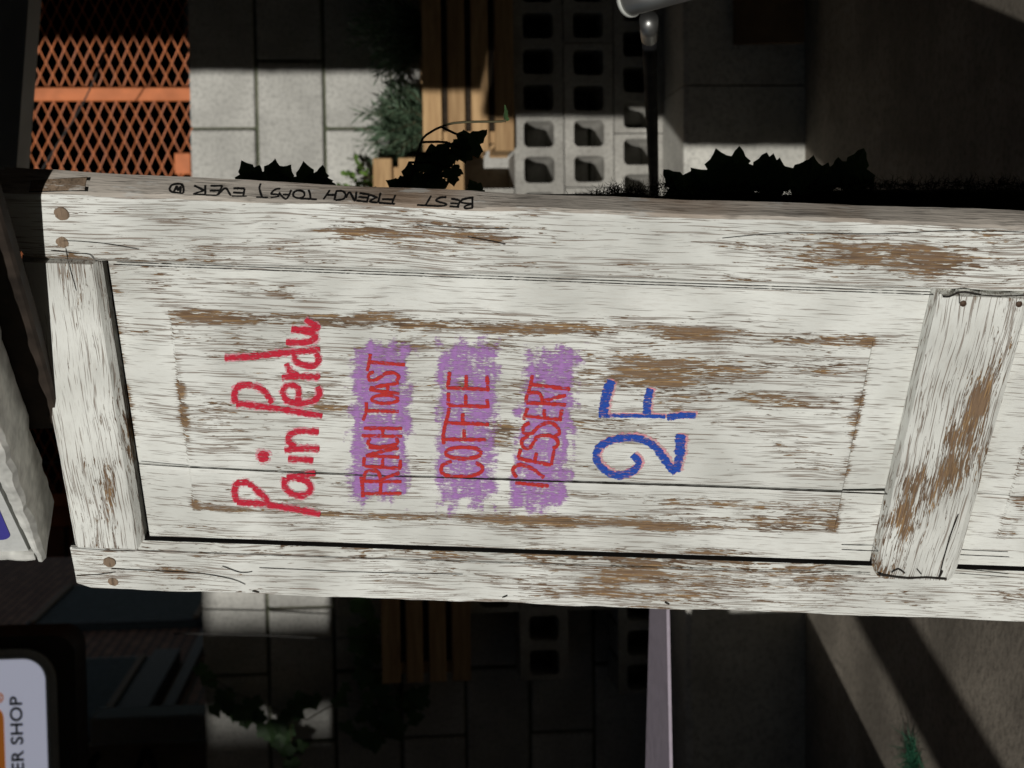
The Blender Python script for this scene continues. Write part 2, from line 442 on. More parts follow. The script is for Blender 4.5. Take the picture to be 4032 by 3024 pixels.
def put_leaf(parent, pos, size, tip, facing, me=ivy_me):
    """leaf object with its tip along 'tip', its face towards 'facing'"""
    zt = Vector(tip).normalized(); yv = -Vector(facing); yv = (yv-zt*yv.dot(zt))
    if yv.length < 1e-3: yv = zt.orthogonal()
    yv.normalize(); xv = yv.cross(zt); me = me or random.choice(ivy_mes)
    m = Matrix((xv, yv, zt)).transposed().to_4x4() @ Matrix.Diagonal((size, size, size, 1)); m.translation = pos
    o = bpy.data.objects.new('leaf', me); link(o, parent); o.matrix_parent_inverse = parent.matrix_basis.inverted(); o.matrix_basis = m; return o

def sprig_bush(name, base, label, cat, n, spread, hgt, kind, mat, lsize, nleaf, seedv, lean=(0, 0)):
    rnd = random.Random(seedv)
    t = empty(name, base, label, cat); b0 = Vector(base)
    SV, SF, LV, LF = [], [], [], []
    G = leaf_geo(kind)
    for i in range(n):
        a = rnd.uniform(0, 2*math.pi); rr = rnd.uniform(0, 1)**.6
        d = Vector((math.cos(a)*spread*rr+lean[0], math.sin(a)*spread*.45*rr+lean[1], 0))
        st = Vector((math.cos(a)*.4*spread*rr*.5, math.sin(a)*.02, 0))
        hh = hgt*rnd.uniform(.55, 1.0)*(1.1-.45*rr)
        pts = [st+d*(k/6)**1.3+Vector((rnd.uniform(-1, 1)*.006, rnd.uniform(-1, 1)*.006, hh*(k/6)**.85)) for k in range(7)]
        v, f = tube_geo(pts, [.0022*(1-k/8) for k in range(7)], 4); o_ = len(SV); SV += v; SF += [tuple(q+o_ for q in ff) for ff in f]
        for k in range(nleaf):
            u = .12+.88*(k+rnd.random()*.8)/nleaf; s = min(5.999, u*6); i0 = int(s); p = pts[i0].lerp(pts[i0+1], s-i0)
            ax = (pts[i0+1]-pts[i0]).normalized(); side = ax.orthogonal().normalized(); side.rotate(Matrix.Rotation(k*2.4+rnd.random(), 3, ax))
            tip = (ax*.75+side).normalized(); sz = lsize*rnd.uniform(.7, 1.2)
            y_ = ax-tip*ax.dot(tip); y_.normalize(); x_ = y_.cross(tip)
            o_ = len(LV); LV += [p+x_*(q.x*sz)+y_*(q.y*sz)+tip*(q.z*sz) for q in G[0]]; LF += [tuple(q+o_ for q in ff) for ff in G[1]]
    mesh_obj('stem', SV, SF, MAT['stem'], t); mesh_obj('foliage', LV, LF, mat, t)
    return t
cxA = qY(880, 270, 4.19)
sprig_bush('rosemary_bush', (xa+.09, 4.19, .925), 'feathery grey-green evergreen bush growing in the right planter crate', 'plant', 60, .13, .235, 'needle', MAT['leafteal'], .034, 34, 5, (-.02, -.03))
sprig_bush('rosemary_bush', (xa+.33, 4.19, .925), 'feathery evergreen bush in shade in the right planter crate', 'plant', 46, .15, .24, 'needle', MAT['leafteal'], .036, 26, 6)
sprig_bush('leafy_plant', (xb1-.10, 4.15, 1.055), 'small bright-leaved plant in the long crate beside the white door', 'plant', 14, .09, .165, 'round', MAT['leafbright'], .024, 18, 9, (.0, -.03))

# trailing ivy in the shade, left of the door (leaf places read off the photograph at the wall)
def vine(name, label, stems, leaves, Y, facing=(0, -1, 0), size=.046, rad=.0018):
    b = hitY(*stems[0][0], Y)
    t = empty(name, b, label, 'plant'); SV, SF = [], []
    for s in stems:
        pts = [hitY(p[0], p[1], Y) for p in crom([(q[0], q[1]) for q in s], 40)]
        v, f = tube_geo(pts, rad, 5); o_ = len(SV); SV += [p-b for p in v]; SF += [tuple(q+o_ for q in ff) for ff in f]
    mesh_obj('stem', SV, SF, MAT['stem'], t, smooth=True)
    rnd = random.Random(len(leaves))
    for (x, y, tx, ty, sc) in leaves:
        p = hitY(x, y, Y+rnd.uniform(-.03, .015)); tip = hitY(x+tx, y+ty, Y)-hitY(x, y, Y)
        tip.y += rnd.uniform(-.2, .2)*tip.length
        f = Vector((rnd.uniform(-.5, .5), -1, rnd.uniform(-.2, .7)))
        put_leaf(t, p, size*sc, tip, f)
    return t
C6 = lambda x, y: (700+x*.452, 2300+y*.452)
def c6l(l): return [(*C6(a, b), c, d, e) for a, b, c, d, e in l]
vine('trailing_ivy', 'trailing dark ivy hanging across the shaded block wall at the left',
     [[C6(1960, 980), C6(1750, 1060), C6(1500, 1010), C6(1300, 1080), C6(1130, 1180)], [C6(1130, 1180), C6(900, 1110), C6(700, 1020), C6(480, 940), C6(330, 830), C6(240, 860)],
      [C6(1700, 480), C6(1800, 720), C6(1960, 980)], [C6(980, 1180), C6(1000, 1500), C6(960, 1640)], [C6(1960, 980), C6(1900, 1250), C6(1700, 1350)]],
     c6l([(240, 800, 30, 40, 1.1), (170, 720, 40, 50, 1.0), (300, 1060, 30, 60, .9), (390, 1000, 30, 90, 1.2), (480, 1050, -10, 90, 1.3), (570, 1090, 20, 90, 1.3), (400, 930, 10, 60, 1.2),
          (640, 1010, 20, 80, 1.2), (690, 1130, 20, 80, 1.1), (760, 1230, 30, 70, 1.2), (860, 1180, 40, 90, 1.2), (930, 1240, 10, 90, 1.2), (950, 1080, 50, 30, 1.3), (1010, 1000, 40, 20, 1.2),
          (1170, 980, 20, 70, 1.0), (1120, 1010, 40, 40, .9), (1380, 980, 40, 30, 1.0), (880, 1340, 20, 90, 1.2), (930, 1420, 30, 60, 1.1), (1030, 1430, 80, -20, .9), (980, 1540, 20, 60, 1.0),
          (1430, 890, 60, 20, .7), (1450, 1210, 20, 50, 1.0), (1560, 1150, 30, 20, .7), (1660, 1080, 10, 70, 1.3), (1700, 1010, -60, -30, .9), (1580, 1280, 20, 60, 1.2), (1700, 1290, 10, 90, 1.4),
          (1760, 1180, 40, 60, 1.3), (1840, 1130, 20, 80, 1.4), (1880, 1240, 30, 60, 1.3), (1960, 1080, 40, -60, 1.3), (2060, 1040, 50, -70, 1.5), (2020, 1180, 70, -10, 1.0), (1800, 1010, 30, 60, 1.2),
          (1560, 600, 20, -60, 1.3), (1600, 650, 10, 60, 1.2), (1580, 250, 30, -60, 1.4), (1560, 380, 20, 60, 1.4), (1640, 330, 30, 30, 1.3), (1640, 440, 20, 60, 1.2), (1700, 560, 20, 60, 1.2), (1680, 800, 30, 40, 1.4), (1620, 760, -10, 60, 1.3),
          (1740, 880, 20, 60, 1.3), (1900, 620, 10, 60, 1.2)]), 4.24)

# ---- steel and mesh fence behind the wall
MY = 4.80
fe = empty('orange_mesh_fence', (0, MY, 1.6), 'orange expanded metal mesh fence standing above the block wall', 'fence')
fiv = Matrix.Translation((0, -MY, -1.6))
def fadd(o): o.matrix_parent_inverse = fiv; return o
pA = hitY(800, 340, MY); pB = hitY(800, 340+102, MY); LW = abs(pA.x-pB.x)
pC = hitY(849, 340, MY); SW = abs(pA.z-pC.z)
fx1 = 1.40; fx0 = qY(100, 1118, MY).x; fz0 = qY(402, 200, MY).z-.035; fz1 = 2.75
bar_px = [205, 640, 1075]
bars = [qY(300, y, MY).x for y in bar_px]
bar_w = qY(300, 190, MY).x-qY(300, 219, MY).x
V, Fc = [], []
ew, et = .0034, .003
def strand(p, q):
    p = p+Vector((mnoise.noise(p*5), 2*mnoise.noise(p*3+Vector((7, 0, 0))), mnoise.noise(p*5+Vector((0, 7, 0)))))*.0035; q = q+Vector((mnoise.noise(q*5), 2*mnoise.noise(q*3+Vector((7, 0, 0))), mnoise.noise(q*5+Vector((0, 7, 0)))))*.0035
    d = (q-p).normalized(); n = Vector((-d.z, 0, d.x))*ew*.5; y_ = Vector((0, et*.5, 0)); b = len(V)
    tw = Vector((0, .0022, 0))
    for e_, s in ((p, 1), (q, -1)):
        V.extend([e_-n-y_+tw*s, e_+n-y_+tw*s, e_+n+y_+tw*s, e_-n+y_+tw*s])
    for k in range(4): Fc.append((b+k, b+(k+1) % 4, b+4+(k+1) % 4, b+4+k))
nx = int((fx1-fx0)/LW)+1; nz = int((fz1-fz0)/SW)+1
xs0 = bars[0]-bar_w*.5
for i in range(-int((xs0-fx0)/LW)-1, int((fx1-xs0)/LW)+1):
    for j in range(nz):
        cx = xs0+(i+.5)*LW; cz = fz0+(j+.5)*SW
        if cx-LW/2 < fx0-.02: continue
        L_, R_, T_, B_ = Vector((cx-LW/2, MY, cz)), Vector((cx+LW/2, MY, cz)), Vector((cx, MY, cz+SW/2)), Vector((cx, MY, cz-SW/2))
        for a, b in ((L_, T_), (T_, R_), (R_, B_), (B_, L_)): strand(a, b)
fadd(mesh_obj('expanded_mesh', V, Fc, MAT['orange'], fe))
for bx_ in bars:
    fadd(box('upright', (bx_-bar_w/2, MY-.022, fz0-.05), (bx_+bar_w/2, MY-.0035, fz1), MAT['orange'], fe, .003))
fadd(box('upright', (fx0-.03, MY+.005, fz0-.05), (fx0+.03, MY+.03, fz1), MAT['orange'], fe, .003))
fadd(box('bottom_rail', (fx0-.03, MY+.03, fz0-.06), (fx1, MY+.055, fz0-.012), MAT['orange'], fe, .003))
bk = qY(392, 352, MY)
fadd(box('bracket', (bk.x-.035, MY-.012, bk.z-.03), (bk.x+.03, MY-.002, bk.z+.02), MAT['orange'], fe, .003))
for xx in (fx0, bars[1], fx1-.1):
    fadd(box('post', (xx-.025, MY+.06, 0), (xx+.025, MY+.11, fz0), MAT['orange'], fe, .003))
# the shed behind the mesh, its darkness painted onto the walls
sh = empty('dark_shed', (0, 6, 0), 'shed interior coloured near-black as shade behind the orange mesh', 'shed')
siv = Matrix.Translation((0, -6, 0))
for nm, lo, hi in (('back_wall', (fx0-.05, 6.9, 0), (2.4, 7.0, 3.2)), ('side_wall', (fx0-.15, 4.95, 0), (fx0-.06, 7.0, 3.2)), ('side_wall', (2.3, 4.95, 0), (2.4, 6.89, 3.2)), ('roof', (fx0-.2, 4.7, 3.21), (2.5, 7.1, 3.3)), ('floor', (fx0-.05, 4.96, 1.30), (2.29, 6.89, 1.34))):
    o = box(nm, lo, hi, MAT['void'], sh); o.matrix_parent_inverse = siv
    if nm == 'side_wall' and lo[0] < 0: shed_side = o
# grey beam at the very top right
a = qY(62, 0, 2.9); b = qY(35, 375, 2.9)
be = empty('steel_beam', (a.x, 2.9, a.z), 'dull grey steel beam crossing above the fence at the top right', 'beam')
d = (b-a).normalized(); a2 = a-d*.5; b2 = b+d*.02
bv = [Vector((p.x, y_, p.z+h)) for p in (a2, b2) for (y_, h) in ((2.9, 0), (2.9, .16), (3.0, .16), (3.0, 0))]
mesh_obj('beam', [v-Vector((a.x, 2.9, a.z)) for v in bv], [(0, 1, 2, 3), (7, 6, 5, 4), (0, 4, 5, 1), (1, 5, 6, 2), (2, 6, 7, 3), (3, 7, 4, 0)], MAT['beam'], be)
cpts = [(435, 150), (330, 400), (170, 660), (60, 900)]
pts = [hitY(p[0], p[1], 4.3) for p in crom(cpts, 40)]
tag(tube('cable', pts, .0022, plain('black_rubber', (.05, .048, .045), .6)), 'thin dark cable hanging in front of the orange mesh', 'cable')
pts = [hitY(*p, 4.20) for p in crom([C6(-40, 430), C6(400, 436), C6(800, 448), C6(1350, 472), C6(1700, 450)], 40)]
tag(tube('cable', pts, .0022, bpy.data.materials['black_rubber']), 'dark cable running down the block wall left of the door', 'cable')

# ------------------------------------------------------------------ the old white door
dv = Vector((8138, 530, -6000)).normalized(); ev = Vector((-.035, 1, 0)).normalized()
dv = (dv-ev*dv.dot(ev)).normalized()
c2w = lambda a: RT*a.x+DN*a.y+FW*a.z
AX = c2w(dv); AZv = -c2w(ev); AY = AZv.cross(AX)
P0 = CAM+ray(2016, 1512)*1.6
def door_xz(x, y, off=0.0):
    d = ray(x, y); t = (P0+AY*off-CAM).dot(AY)/d.dot(AY); p = CAM+d*t-P0; return p.dot(AX), p.dot(AZv)
def edge_yz(x, y, X):
    """where the pixel's ray meets the door's side plane at local X"""
    d = ray(x, y); t = (P0+AX*X-CAM).dot(AX)/d.dot(AX); p = CAM+d*t-P0; return p.dot(AY), p.dot(AZv)
DM = Matrix((AX, AY, AZv)).transposed().to_4x4(); DM.translation = P0
door = empty('weathered_door', (0, 0, 0), 'weathered white wooden door used as a sign, with crayon lettering', 'door')
door.matrix_world = DM

# patches where the paint has gone: (x, y, rx, ry, strength) in photo/1.8228 pixels
BL = [(735, 492, 70, 14, 1.0), (1000, 500, 130, 16, .9), (860, 498, 60, 12, .7), (1900, 562, 150, 15, 1.7), (1450, 605, 60, 10, .9), (1600, 601, 70, 8, .8), (2150, 622, 60, 14, 1.0), (1750, 515, 260, 24, .55),
      (150, 425, 60, 10, 1.0), (300, 440, 70, 10, .6), (640, 548, 160, 8, .5), (1300, 560, 150, 10, .5), (1180, 545, 120, 8, .4), (2050, 560, 120, 30, .6), (1200, 470, 300, 10, .35), (480, 572, 200, 5, .9), (900, 590, 260, 6, .7),
      (560, 625, 90, 16, 1.2), (345, 620, 30, 25, .9), (880, 690, 150, 9, 1.5), (1060, 700, 120, 9, 1.4), (1230, 708, 180, 11, 1.5), (1650, 702, 220, 10, .9), (1870, 740, 40, 10, 1.5), (1480, 700, 120, 8, .9), (760, 640, 200, 12, .5), (1350, 650, 250, 14, .4),
      (850, 762, 90, 14, 1.2), (540, 770, 60, 12, .9), (1110, 757, 150, 10, 1.0), (1400, 820, 160, 11, 1.2), (1330, 765, 120, 12, .9), (1600, 790, 150, 14, .7), (550, 932, 60, 10, 1.0), (500, 945, 60, 7, .7),
      (720, 880, 60, 10, 1.3), (690, 860, 50, 8, .8), (1085, 935, 30, 18, 1.6), (1060, 955, 30, 10, 1.2), (880, 1000, 50, 12, .7), (905, 1045, 60, 16, .6), (1350, 925, 120, 14, .8), (1500, 905, 160, 10, .6), (1690, 862, 40, 10, .9), (1685, 968, 12, 8, 1.8),
      (480, 872, 60, 12, .9), (730, 1048, 50, 14, 1.1), (640, 1020, 60, 10, .7), (600, 1090, 90, 12, .8), (1480, 1085, 220, 12, 1.0), (1700, 1100, 150, 14, .9), (1200, 1135, 300, 7, 1.2), (1600, 1140, 200, 7, 1.1), (800, 1140, 250, 6, .8), (1750, 1010, 60, 9, .9), (1250, 1010, 150, 10, .5), (980, 880, 200, 12, .4), (1700, 930, 160, 10, .5), (1830, 900, 60, 40, .3),
      (380, 1222, 90, 10, 1.0), (905, 1222, 90, 14, 1.6), (850, 1248, 80, 18, 1.4), (1150, 1262, 130, 14, .8), (1350, 1268, 130, 24, 1.9), (1500, 1240, 110, 14, 1.2), (1740, 1252, 170, 14, 1.5), (1840, 1262, 80, 10, 1.5), (2000, 1280, 220, 18, .7), (200, 1202, 40, 10, 1.1), (620, 1210, 160, 10, .6), (1280, 1320, 120, 6, .7), (1600, 1300, 130, 12, 1.0), (700, 1185, 220, 6, 1.1), (1200, 1200, 300, 6, 1.1), (1550, 1205, 250, 6, 1.0),
      (185, 640, 16, 90, .7), (200, 860, 12, 60, .8), (170, 780, 12, 90, .6), (222, 998, 24, 10, 2.0), (228, 1075, 26, 50, 1.3), (232, 1040, 20, 30, .9), (150, 560, 20, 60, .4), (130, 940, 14, 50, .8), (262, 800, 5, 120, 1.6), (285, 1000, 5, 90, 1.5), (250, 640, 5, 60, .8),
      (2110, 858, 18, 26, 1.6), (2050, 925, 14, 22, 1.2), (2040, 1000, 16, 50, 1.2), (1978, 1050, 20, 50, 1.7), (2010, 1060, 18, 30, 1.4), (2130, 800, 20, 50, .8), (1960, 1095, 22, 40, 1.4), (2130, 980, 22, 70, .7), (2080, 780, 16, 60, .6), (2198, 1130, 10, 40, 2.0), (1940, 1180, 30, 20, .6)]
BLL = []
for (x, y, rx, ry, s) in BL:
    c = door_xz(x*Q, y*Q, .004); ex = door_xz((x+rx)*Q, y*Q, .004); ey = door_xz(x*Q, (y+ry)*Q, .004)
    BLL.append((c[0], c[1], max(.004, abs(ey[0]-c[0])+abs(ex[0]-c[0])), max(.004, abs(ex[1]-c[1])+.2*abs(ey[1]-c[1])), s))
def wear_at(X, Z):
    w = 0.0
    for (cx, cz, rx, rz, s) in BLL:
        u = ((X-cx)/rx)**2; 
        if u > 9: continue
        v = ((Z-cz)/rz)**2
        if u+v < 9: w += s*(.62*math.exp(-(u+v)*1.0)+.38*math.exp(-(u+v)*.35))
    return min(w*.85, 1.25)

def door_attrs(P, wears, ax='z'):
    W, Tn, Wp = [], [], []
    for p, w in zip(P, wears):
        x, z_ = p[0], p[2]
        ca, cl = (x, z_) if ax == 'z' else (z_, x)
        low = mnoise.noise(Vector((ca*24, 1.7, cl*3)))+.5*mnoise.noise(Vector((ca*60, 6.1, cl*5)))
        W.append(w + low*1.1 + .75*mnoise.noise(Vector((ca*50, 8.7, cl*16))))
        Tn.append(min(1, max(0, .62+.9*mnoise.noise(Vector((x*11, 3.3, z_*11)))+.45*mnoise.noise(Vector((x*33, 4.3, z_*33))))))
        Wp.append(.006*mnoise.noise(Vector((x*8, 2.2, z_*5)))+.002*mnoise.noise(Vector((x*20, 9.2, z_*20))))
    return {'wear': W, 'tone': Tn, 'warp': Wp}
def loft(name, secs, mats, segmat, parent, closed_caps=True):
    n = len(secs[0]); V = [p for s in secs for p in s]; Fc = []; mi = []
    for i in range(len(secs)-1):
        for k in range(n):
            q = (k+1) % n
            Fc.append((i*n+k, i*n+q, (i+1)*n+q, (i+1)*n+k)); mi.append(segmat[k])
    Fc.append(tuple(range(n))[::-1]); mi.append(0)
    Fc.append(tuple((len(secs)-1)*n+k for k in range(n))); mi.append(0)
    o = mesh_obj(name, V, Fc, mats, parent, mi, attrs=door_attrs(V, [wear_at(p[0], p[2]) for p in V], 'x' if 'rail' in name else 'z'))
    bm = bmesh.new(); bm.from_mesh(o.data); bmesh.ops.recalc_face_normals(bm, faces=bm.faces); bm.to_mesh(o.data); bm.free()
    return o
def jit(a, k, amp): return mnoise.noise(Vector((a*11, k*3.7, 1.3)))*amp + mnoise.noise(Vector((a*43, k*5.1, 7.3)))*amp*.35
TE = .028
def xback(Z):
    P_ = [(-1.1, .2125), (-.5, .2125), (-.09, .2115), (.16, .2145), (.45, .2195), (.8, .2255)]
    for (a, x0), (b, x1) in zip(P_, P_[1:]):
        if Z <= b: return x0+(x1-x0)*max(0, (Z-a)/(b-a))
    return P_[-1][1]
TH = .048; XL, XR = -.323, .2095; XLi, XRi = -.2555, .131; ZT = .497; ZB = -1.02; PD = .014
def lerp(a, b, t): return a+(b-a)*t

# right stile: face, rounded arris, bare side; its horn runs on above the top rail
secs = []; N = 190
for i in range(N+1):
    Z = lerp(ZB, .74, i/N)
    inner = XRi
    if Z > ZT-.004: inner = XRi+.047 if Z > ZT+.004 else XRi+.02
    xr = XR+jit(Z, 1, .0022); xb = xback(Z)+jit(Z, 2, .0016)
    ins = [lerp(inner, xr-.006, k/9) for k in range(10)]
    s = [(inner+.001, PD+.004, Z), (inner+jit(Z, 3, .0006), .0065, Z)]
    s += [(x+(.0065 if k == 0 else 0), jit(Z+x*3, 4, .0005), Z) for k, x in enumerate(ins)]
    s += [(xr-.0025, .0012, Z), (xr, .0048, Z), (lerp(xr, xb, .5)+jit(Z, 5, .0005), TE*.5, Z), (xb, TE, Z), (inner+.001, TE, Z)]
    secs.append(s)
ns = len(secs[0]); segm = [0]*ns
for k in range(ns-6, ns): segm[k] = 1
segm[ns-6] = 0; segm[ns-5] = 1; segm[ns-1] = 1
loft('stile', secs, [MAT['stile'], MAT['edge']], segm, door)['label'] = 'right stile with bare wooden side carrying black handwriting'
# left stile with its broad inner bevel
secs = []
for i in range(N+1):
    Z = lerp(ZB, ZT+.004, i/N); xl = XL+jit(Z, 11, .0035)
    if Z > ZT-.012: xl += .006*(Z-ZT+.012)/.016
    bev = (Z < .4235)
    fr = XLi; pn = -.2475 if bev else XLi
    s = [(xl, TH, Z), (xl, .004, Z), (xl+.004, 0, Z)]
    s += [(lerp(xl+.007, fr-.002, k/8), jit(Z+k*.3, 14, .0005), Z) for k in range(9)]
    s += [(fr, .0008, Z), (pn-.001*(1 if bev else 0), PD-.005 if bev else .004, Z), (pn, PD+.004, Z), (pn, TH, Z)]
    secs.append(s)
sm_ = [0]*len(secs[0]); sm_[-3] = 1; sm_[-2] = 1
loft('stile', secs, [MAT['stile'], MAT['gapshade']], sm_, door)  # groove wall coloured near-black as the shadow line beside the panel
# top rail, bevelled along its lower edge
def rail(name, x0, x1, ztop, zbot, zbev, proud, mat, key, nn=90, endjit=0.0):
    secs = []
    for i in range(nn+1):
        X = lerp(x0, x1, i/nn); zt = ztop+jit(X, key, .0012); zb = zbot+jit(X, key+1, .0008)
        s = [(X, TH, zt), (X, -proud+.004, zt), (X, -proud, zt-.004)]
        s += [(X, -proud+jit(X+k*.2, key+2, .0005), lerp(zt-.008, zb+.002, k/9)) for k in range(10)]
        s += [(X, -proud+.0008, zb), (X, PD-.003, zbev+jit(X, key+3, .0005)), (X, TH, zbev)]
        secs.append(s)
    return loft(name, secs, [mat], [0]*len(secs[0]), door)
rail('top_rail', XLi+.0012, XRi-.0012, ZT-.002, .4235, .4165, 0.0, MAT['rail'], 21)
# middle rail: a thick batten let in between the stiles, standing proud, its ends chipped
secs = []; nn = 90
for i in range(nn+1):
    X = lerp(-.2515, .1335, i/nn); e_ = min(i, nn-i)
    zt = -.4205+jit(X, 31, .0010)-.004*max(0, 1-(X+.2515)/.02); zb = -.514+jit(X, 32, .001)+.003*max(0, 1-(X+.2515)/.015)
    pr = .0085
    s = [(X, .03, zt+.002), (X, .010, zt+.003), (X, -pr+.004, zt-.001), (X, -pr, zt-.008)]
    s += [(X, -pr+jit(X+k*.2, 33, .0005), lerp(zt-.012, zb+.012, k/9)) for k in range(10)]
    s += [(X, -pr, zb+.008), (X, -pr+.004, zb+.001), (X, .010, zb-.003), (X, .03, zb-.002)]
    secs.append(s)
loft('middle_rail', secs, [MAT['rail']], [0]*len(secs[0]), door)
rail('bottom_rail', XLi+.0012, XRi-.0012, -.90, ZB+.004, ZB+.003, 0.0, MAT['rail'], 41)

# panels: two boards each, raised field with worn step
def panel_board(x0, x1, z0, z1, fx0, fx1, fz0, fz1, name='panel_board', split=0):
    def lines(a, b, marks, step):
        L = [a, b]+[m+d for m in marks for d in (-.0016, .0012)]
        n = int((b-a)/step); L += [lerp(a, b, k/n) for k in range(1, n)]
        L = sorted(v for v in L if a <= v <= b); o = [L[0]]
        for v in L[1:]:
            if v-o[-1] > .0007: o.append(v)
        o[-1] = b; return o
    xs = lines(x0, x1, (fx0, fx1), .005); zs = lines(z0, z1, (fz0, fz1), .006)
    def hgt(x, z):
        ins = fx0 <= x <= fx1 and fz0 <= z <= fz1
        dx = min(1, max(0, (fx0-x)/.05, (x-fx1)/.06)); dz = max(0, (z-fz1)/.06, (fz0-z)/.05); d_ = min(1, max(dx, dz))
        return (.0065 if ins else .0085+.0035*d_)+jit(x*3+z, 51, .0002)
    V = []; W = []
    for z in zs:
        for x in xs:
            y_ = hgt(x, z)
            xx = x
            if (split == 1 and x == x0) or (split == -1 and x == x1):   # the shrunken joint between the boards
                xx = x+split*(.0004+.0009*(z1-z)/(z1-z0))+.0014*mnoise.noise(Vector((z*4, 1, 1)))+.0004*mnoise.noise(Vector((z*40, 1, 1)))
                y_ += .0012
            V.append((xx, y_, z))
            st = 0.0   # paint rubbed off along the step of the field, in runs
            near_z = min(abs(z-fz0), abs(z-fz1)); near_x = min(abs(x-fx0), abs(x-fx1))
            if fx0-.004 < x < fx1+.004 and near_z < .006: st = max(st, (1.5 if near_z < .004 else .8)*max(0, .30+1.5*mnoise.noise(Vector((x*24, fz0, 2.2)))+.25))
            if fz0-.004 < z < fz1+.004 and near_x < .007: st = max(st, (1.7 if near_x < .003 else 1.0)*max(0, .42+1.2*mnoise.noise(Vector((z*14, 5.2, 2.2)))))
            mg = 0.0 if (fx0-.002 <= x <= fx1+.006 and fz0-.002 <= z <= fz1+.002) else .55
            W.append(min(1.45, wear_at(x, z)+st*.75-mg))
    nx_ = len(xs); Fc = [(j*nx_+i, j*nx_+i+1, (j+1)*nx_+i+1, (j+1)*nx_+i) for j in range(len(zs)-1) for i in range(nx_-1)]
    # skirt to the back
    rim = [i for i in range(nx_)]+[j*nx_+nx_-1 for j in range(1, len(zs))]+[(len(zs)-1)*nx_+i for i in range(nx_-2, -1, -1)]+[j*nx_ for j in range(len(zs)-2, 0, -1)]
    b = len(V)
    for r_ in rim: V.append((V[r_][0], .024, V[r_][2])); W.append(.3)
    for k in range(len(rim)):
        q = (k+1) % len(rim); Fc.append((rim[q], rim[k], b+k, b+q))
    Fc.append(tuple(b+k for k in range(len(rim)))[::-1])
    o = mesh_obj(name, V, Fc, [MAT['panel']], door, attrs=door_attrs(V, W))
    bm = bmesh.new(); bm.from_mesh(o.data); bmesh.ops.recalc_face_normals(bm, faces=bm.faces); bm.to_mesh(o.data); bm.free(); return o
XC = -.1365
for (z0, z1, f0, f1) in ((-.4185, .4105, -.370, .354), (-.905, -.5165, -.86, -.555)):
    panel_board(XC, XRi+.006, z0, z1, -.196, .066, f0, f1, split=1)
    panel_board(-.2437, XC, z0, z1, -.196, .066, f0, f1, split=-1)
dx_ = box('backing_board', (-.30, .026, -1.0), (.19, .034, .45), MAT['gapshade'], door)

# pegs, tenon end and nails
def peg(x, y, rad, dep, name='peg', mat='peg', off=0.0):
    X, Z = door_xz(x, y, off); bm = bmesh.new(); n = 18
    rim = [bm.verts.new((X+rad*math.cos(2*math.pi*k/n)*random.uniform(.92, 1.08), off+dep, Z+rad*math.sin(2*math.pi*k/n)*random.uniform(.92, 1.08))) for k in range(n)]
    back = [bm.verts.new((v.co.x, off+.02, v.co.z)) for v in rim]
    c = bm.verts.new((X, off+dep-.0008, Z))
    for k in range(n):
        q = (k+1) % n; bm.faces.new((rim[k], rim[q], c)); bm.faces.new((rim[q], rim[k], back[k], back[q]))
    return bm_obj(name, bm, MAT[mat], door)
peg(244, 840, .0072, -.0016); peg(246, 953, .0062, -.0007); peg(432, 2211, .0072, -.0020); peg(446, 2290, .0060, -.0008)
# worn collars round the pegs are painted wood: a thin ring of bare timber
MAT['nail'] = plain('rusty_nail', (.09, .055, .035), .6, .4, .5)
for (x, y) in ((3792, 1194), (4012, 1196)):
    peg(x, y, .0034, -.0012, 'nail', 'nail', -.0085)

# ---- lettering: waxy crayon strokes lying on the panel
MAT['red'] = crayon('red_crayon', (.50, .012, .036), (.60, .022, .05), .13, 1.0)
MAT['pink'] = crayon('pink_crayon', (.78, .30, .36), (.80, .40, .44), .16, 2.0)
MAT['scarlet'] = crayon('scarlet_crayon', (.46, .022, .02), (.55, .04, .03), .13, 3.0)
MAT['purple'] = crayon('purple_chalk', (.35, .165, .44), (.43, .225, .52), .17, 4.0, .035)
MAT['blue'] = crayon('blue_crayon', (.014, .06, .36), (.022, .09, .44), .13, 5.0)
MAT['ink'] = crayon('black_marker', (.010, .010, .010), (.016, .015, .014), .3, 6.0, .6)
C5 = lambda p: (800+p[0]*.5426, 1200+p[1]*.5426)
C7 = lambda p: (1600+p[0]*.5425, 1200+p[1]*.5425)
PO = .0065
def strokes(name, label, lines, conv, width, mat, lift, to3=None, dens=(.33, .66), jitter=.16):
    """every stroke a ragged ribbon with a density attribute that fades to its rim"""
    V, Fc, D = [], [], []
    to3 = to3 or (lambda p, l: (lambda q: Vector((q[0], PO-l, q[1])))(door_xz(p[0], p[1], PO)))
    for li, ln in enumerate(lines):
        w = width
        if isinstance(ln, tuple): w, ln = ln
        pts = [Vector((*conv(p), 0)) for p in crom([(a, b, 0) for a, b in ln], 9)]
        m = len(pts); b0 = len(V)
        for i, p in enumerate(pts):
            t = pts[min(i+1, m-1)]-pts[max(i-1, 0)]; n = Vector((-t.y, t.x, 0)).normalized()
            ww = w*.5*(1+jitter*(mnoise.noise(Vector((i*.4, li*3.3, 1)))*2))*(1.0 if 0 < i < m-1 else .8)
            for k, s in enumerate((-1, -.72, 0, .72, 1)):
                jj = 1+(.26*mnoise.noise(Vector((i*.9, k*4.4, li))) if abs(s) == 1 else 0)
                V.append(to3(p+n*(ww*s*jj), lift+.00006*(li % 7)+.00001*(i % 3)))
                D.append({1: dens[0], .72: dens[1]-.06, 0: dens[1]-.02}[abs(s)] + .05*mnoise.noise(Vector((i*.3, li, k))))
        for i in range(m-1):
            for k in range(4): Fc.append((b0+i*5+k, b0+i*5+k+1, b0+(i+1)*5+k+1, b0+(i+1)*5+k))
    o = mesh_obj(name, V, Fc, mat, door, attrs={'rub': D})
    if label: o['label'] = label
    return o
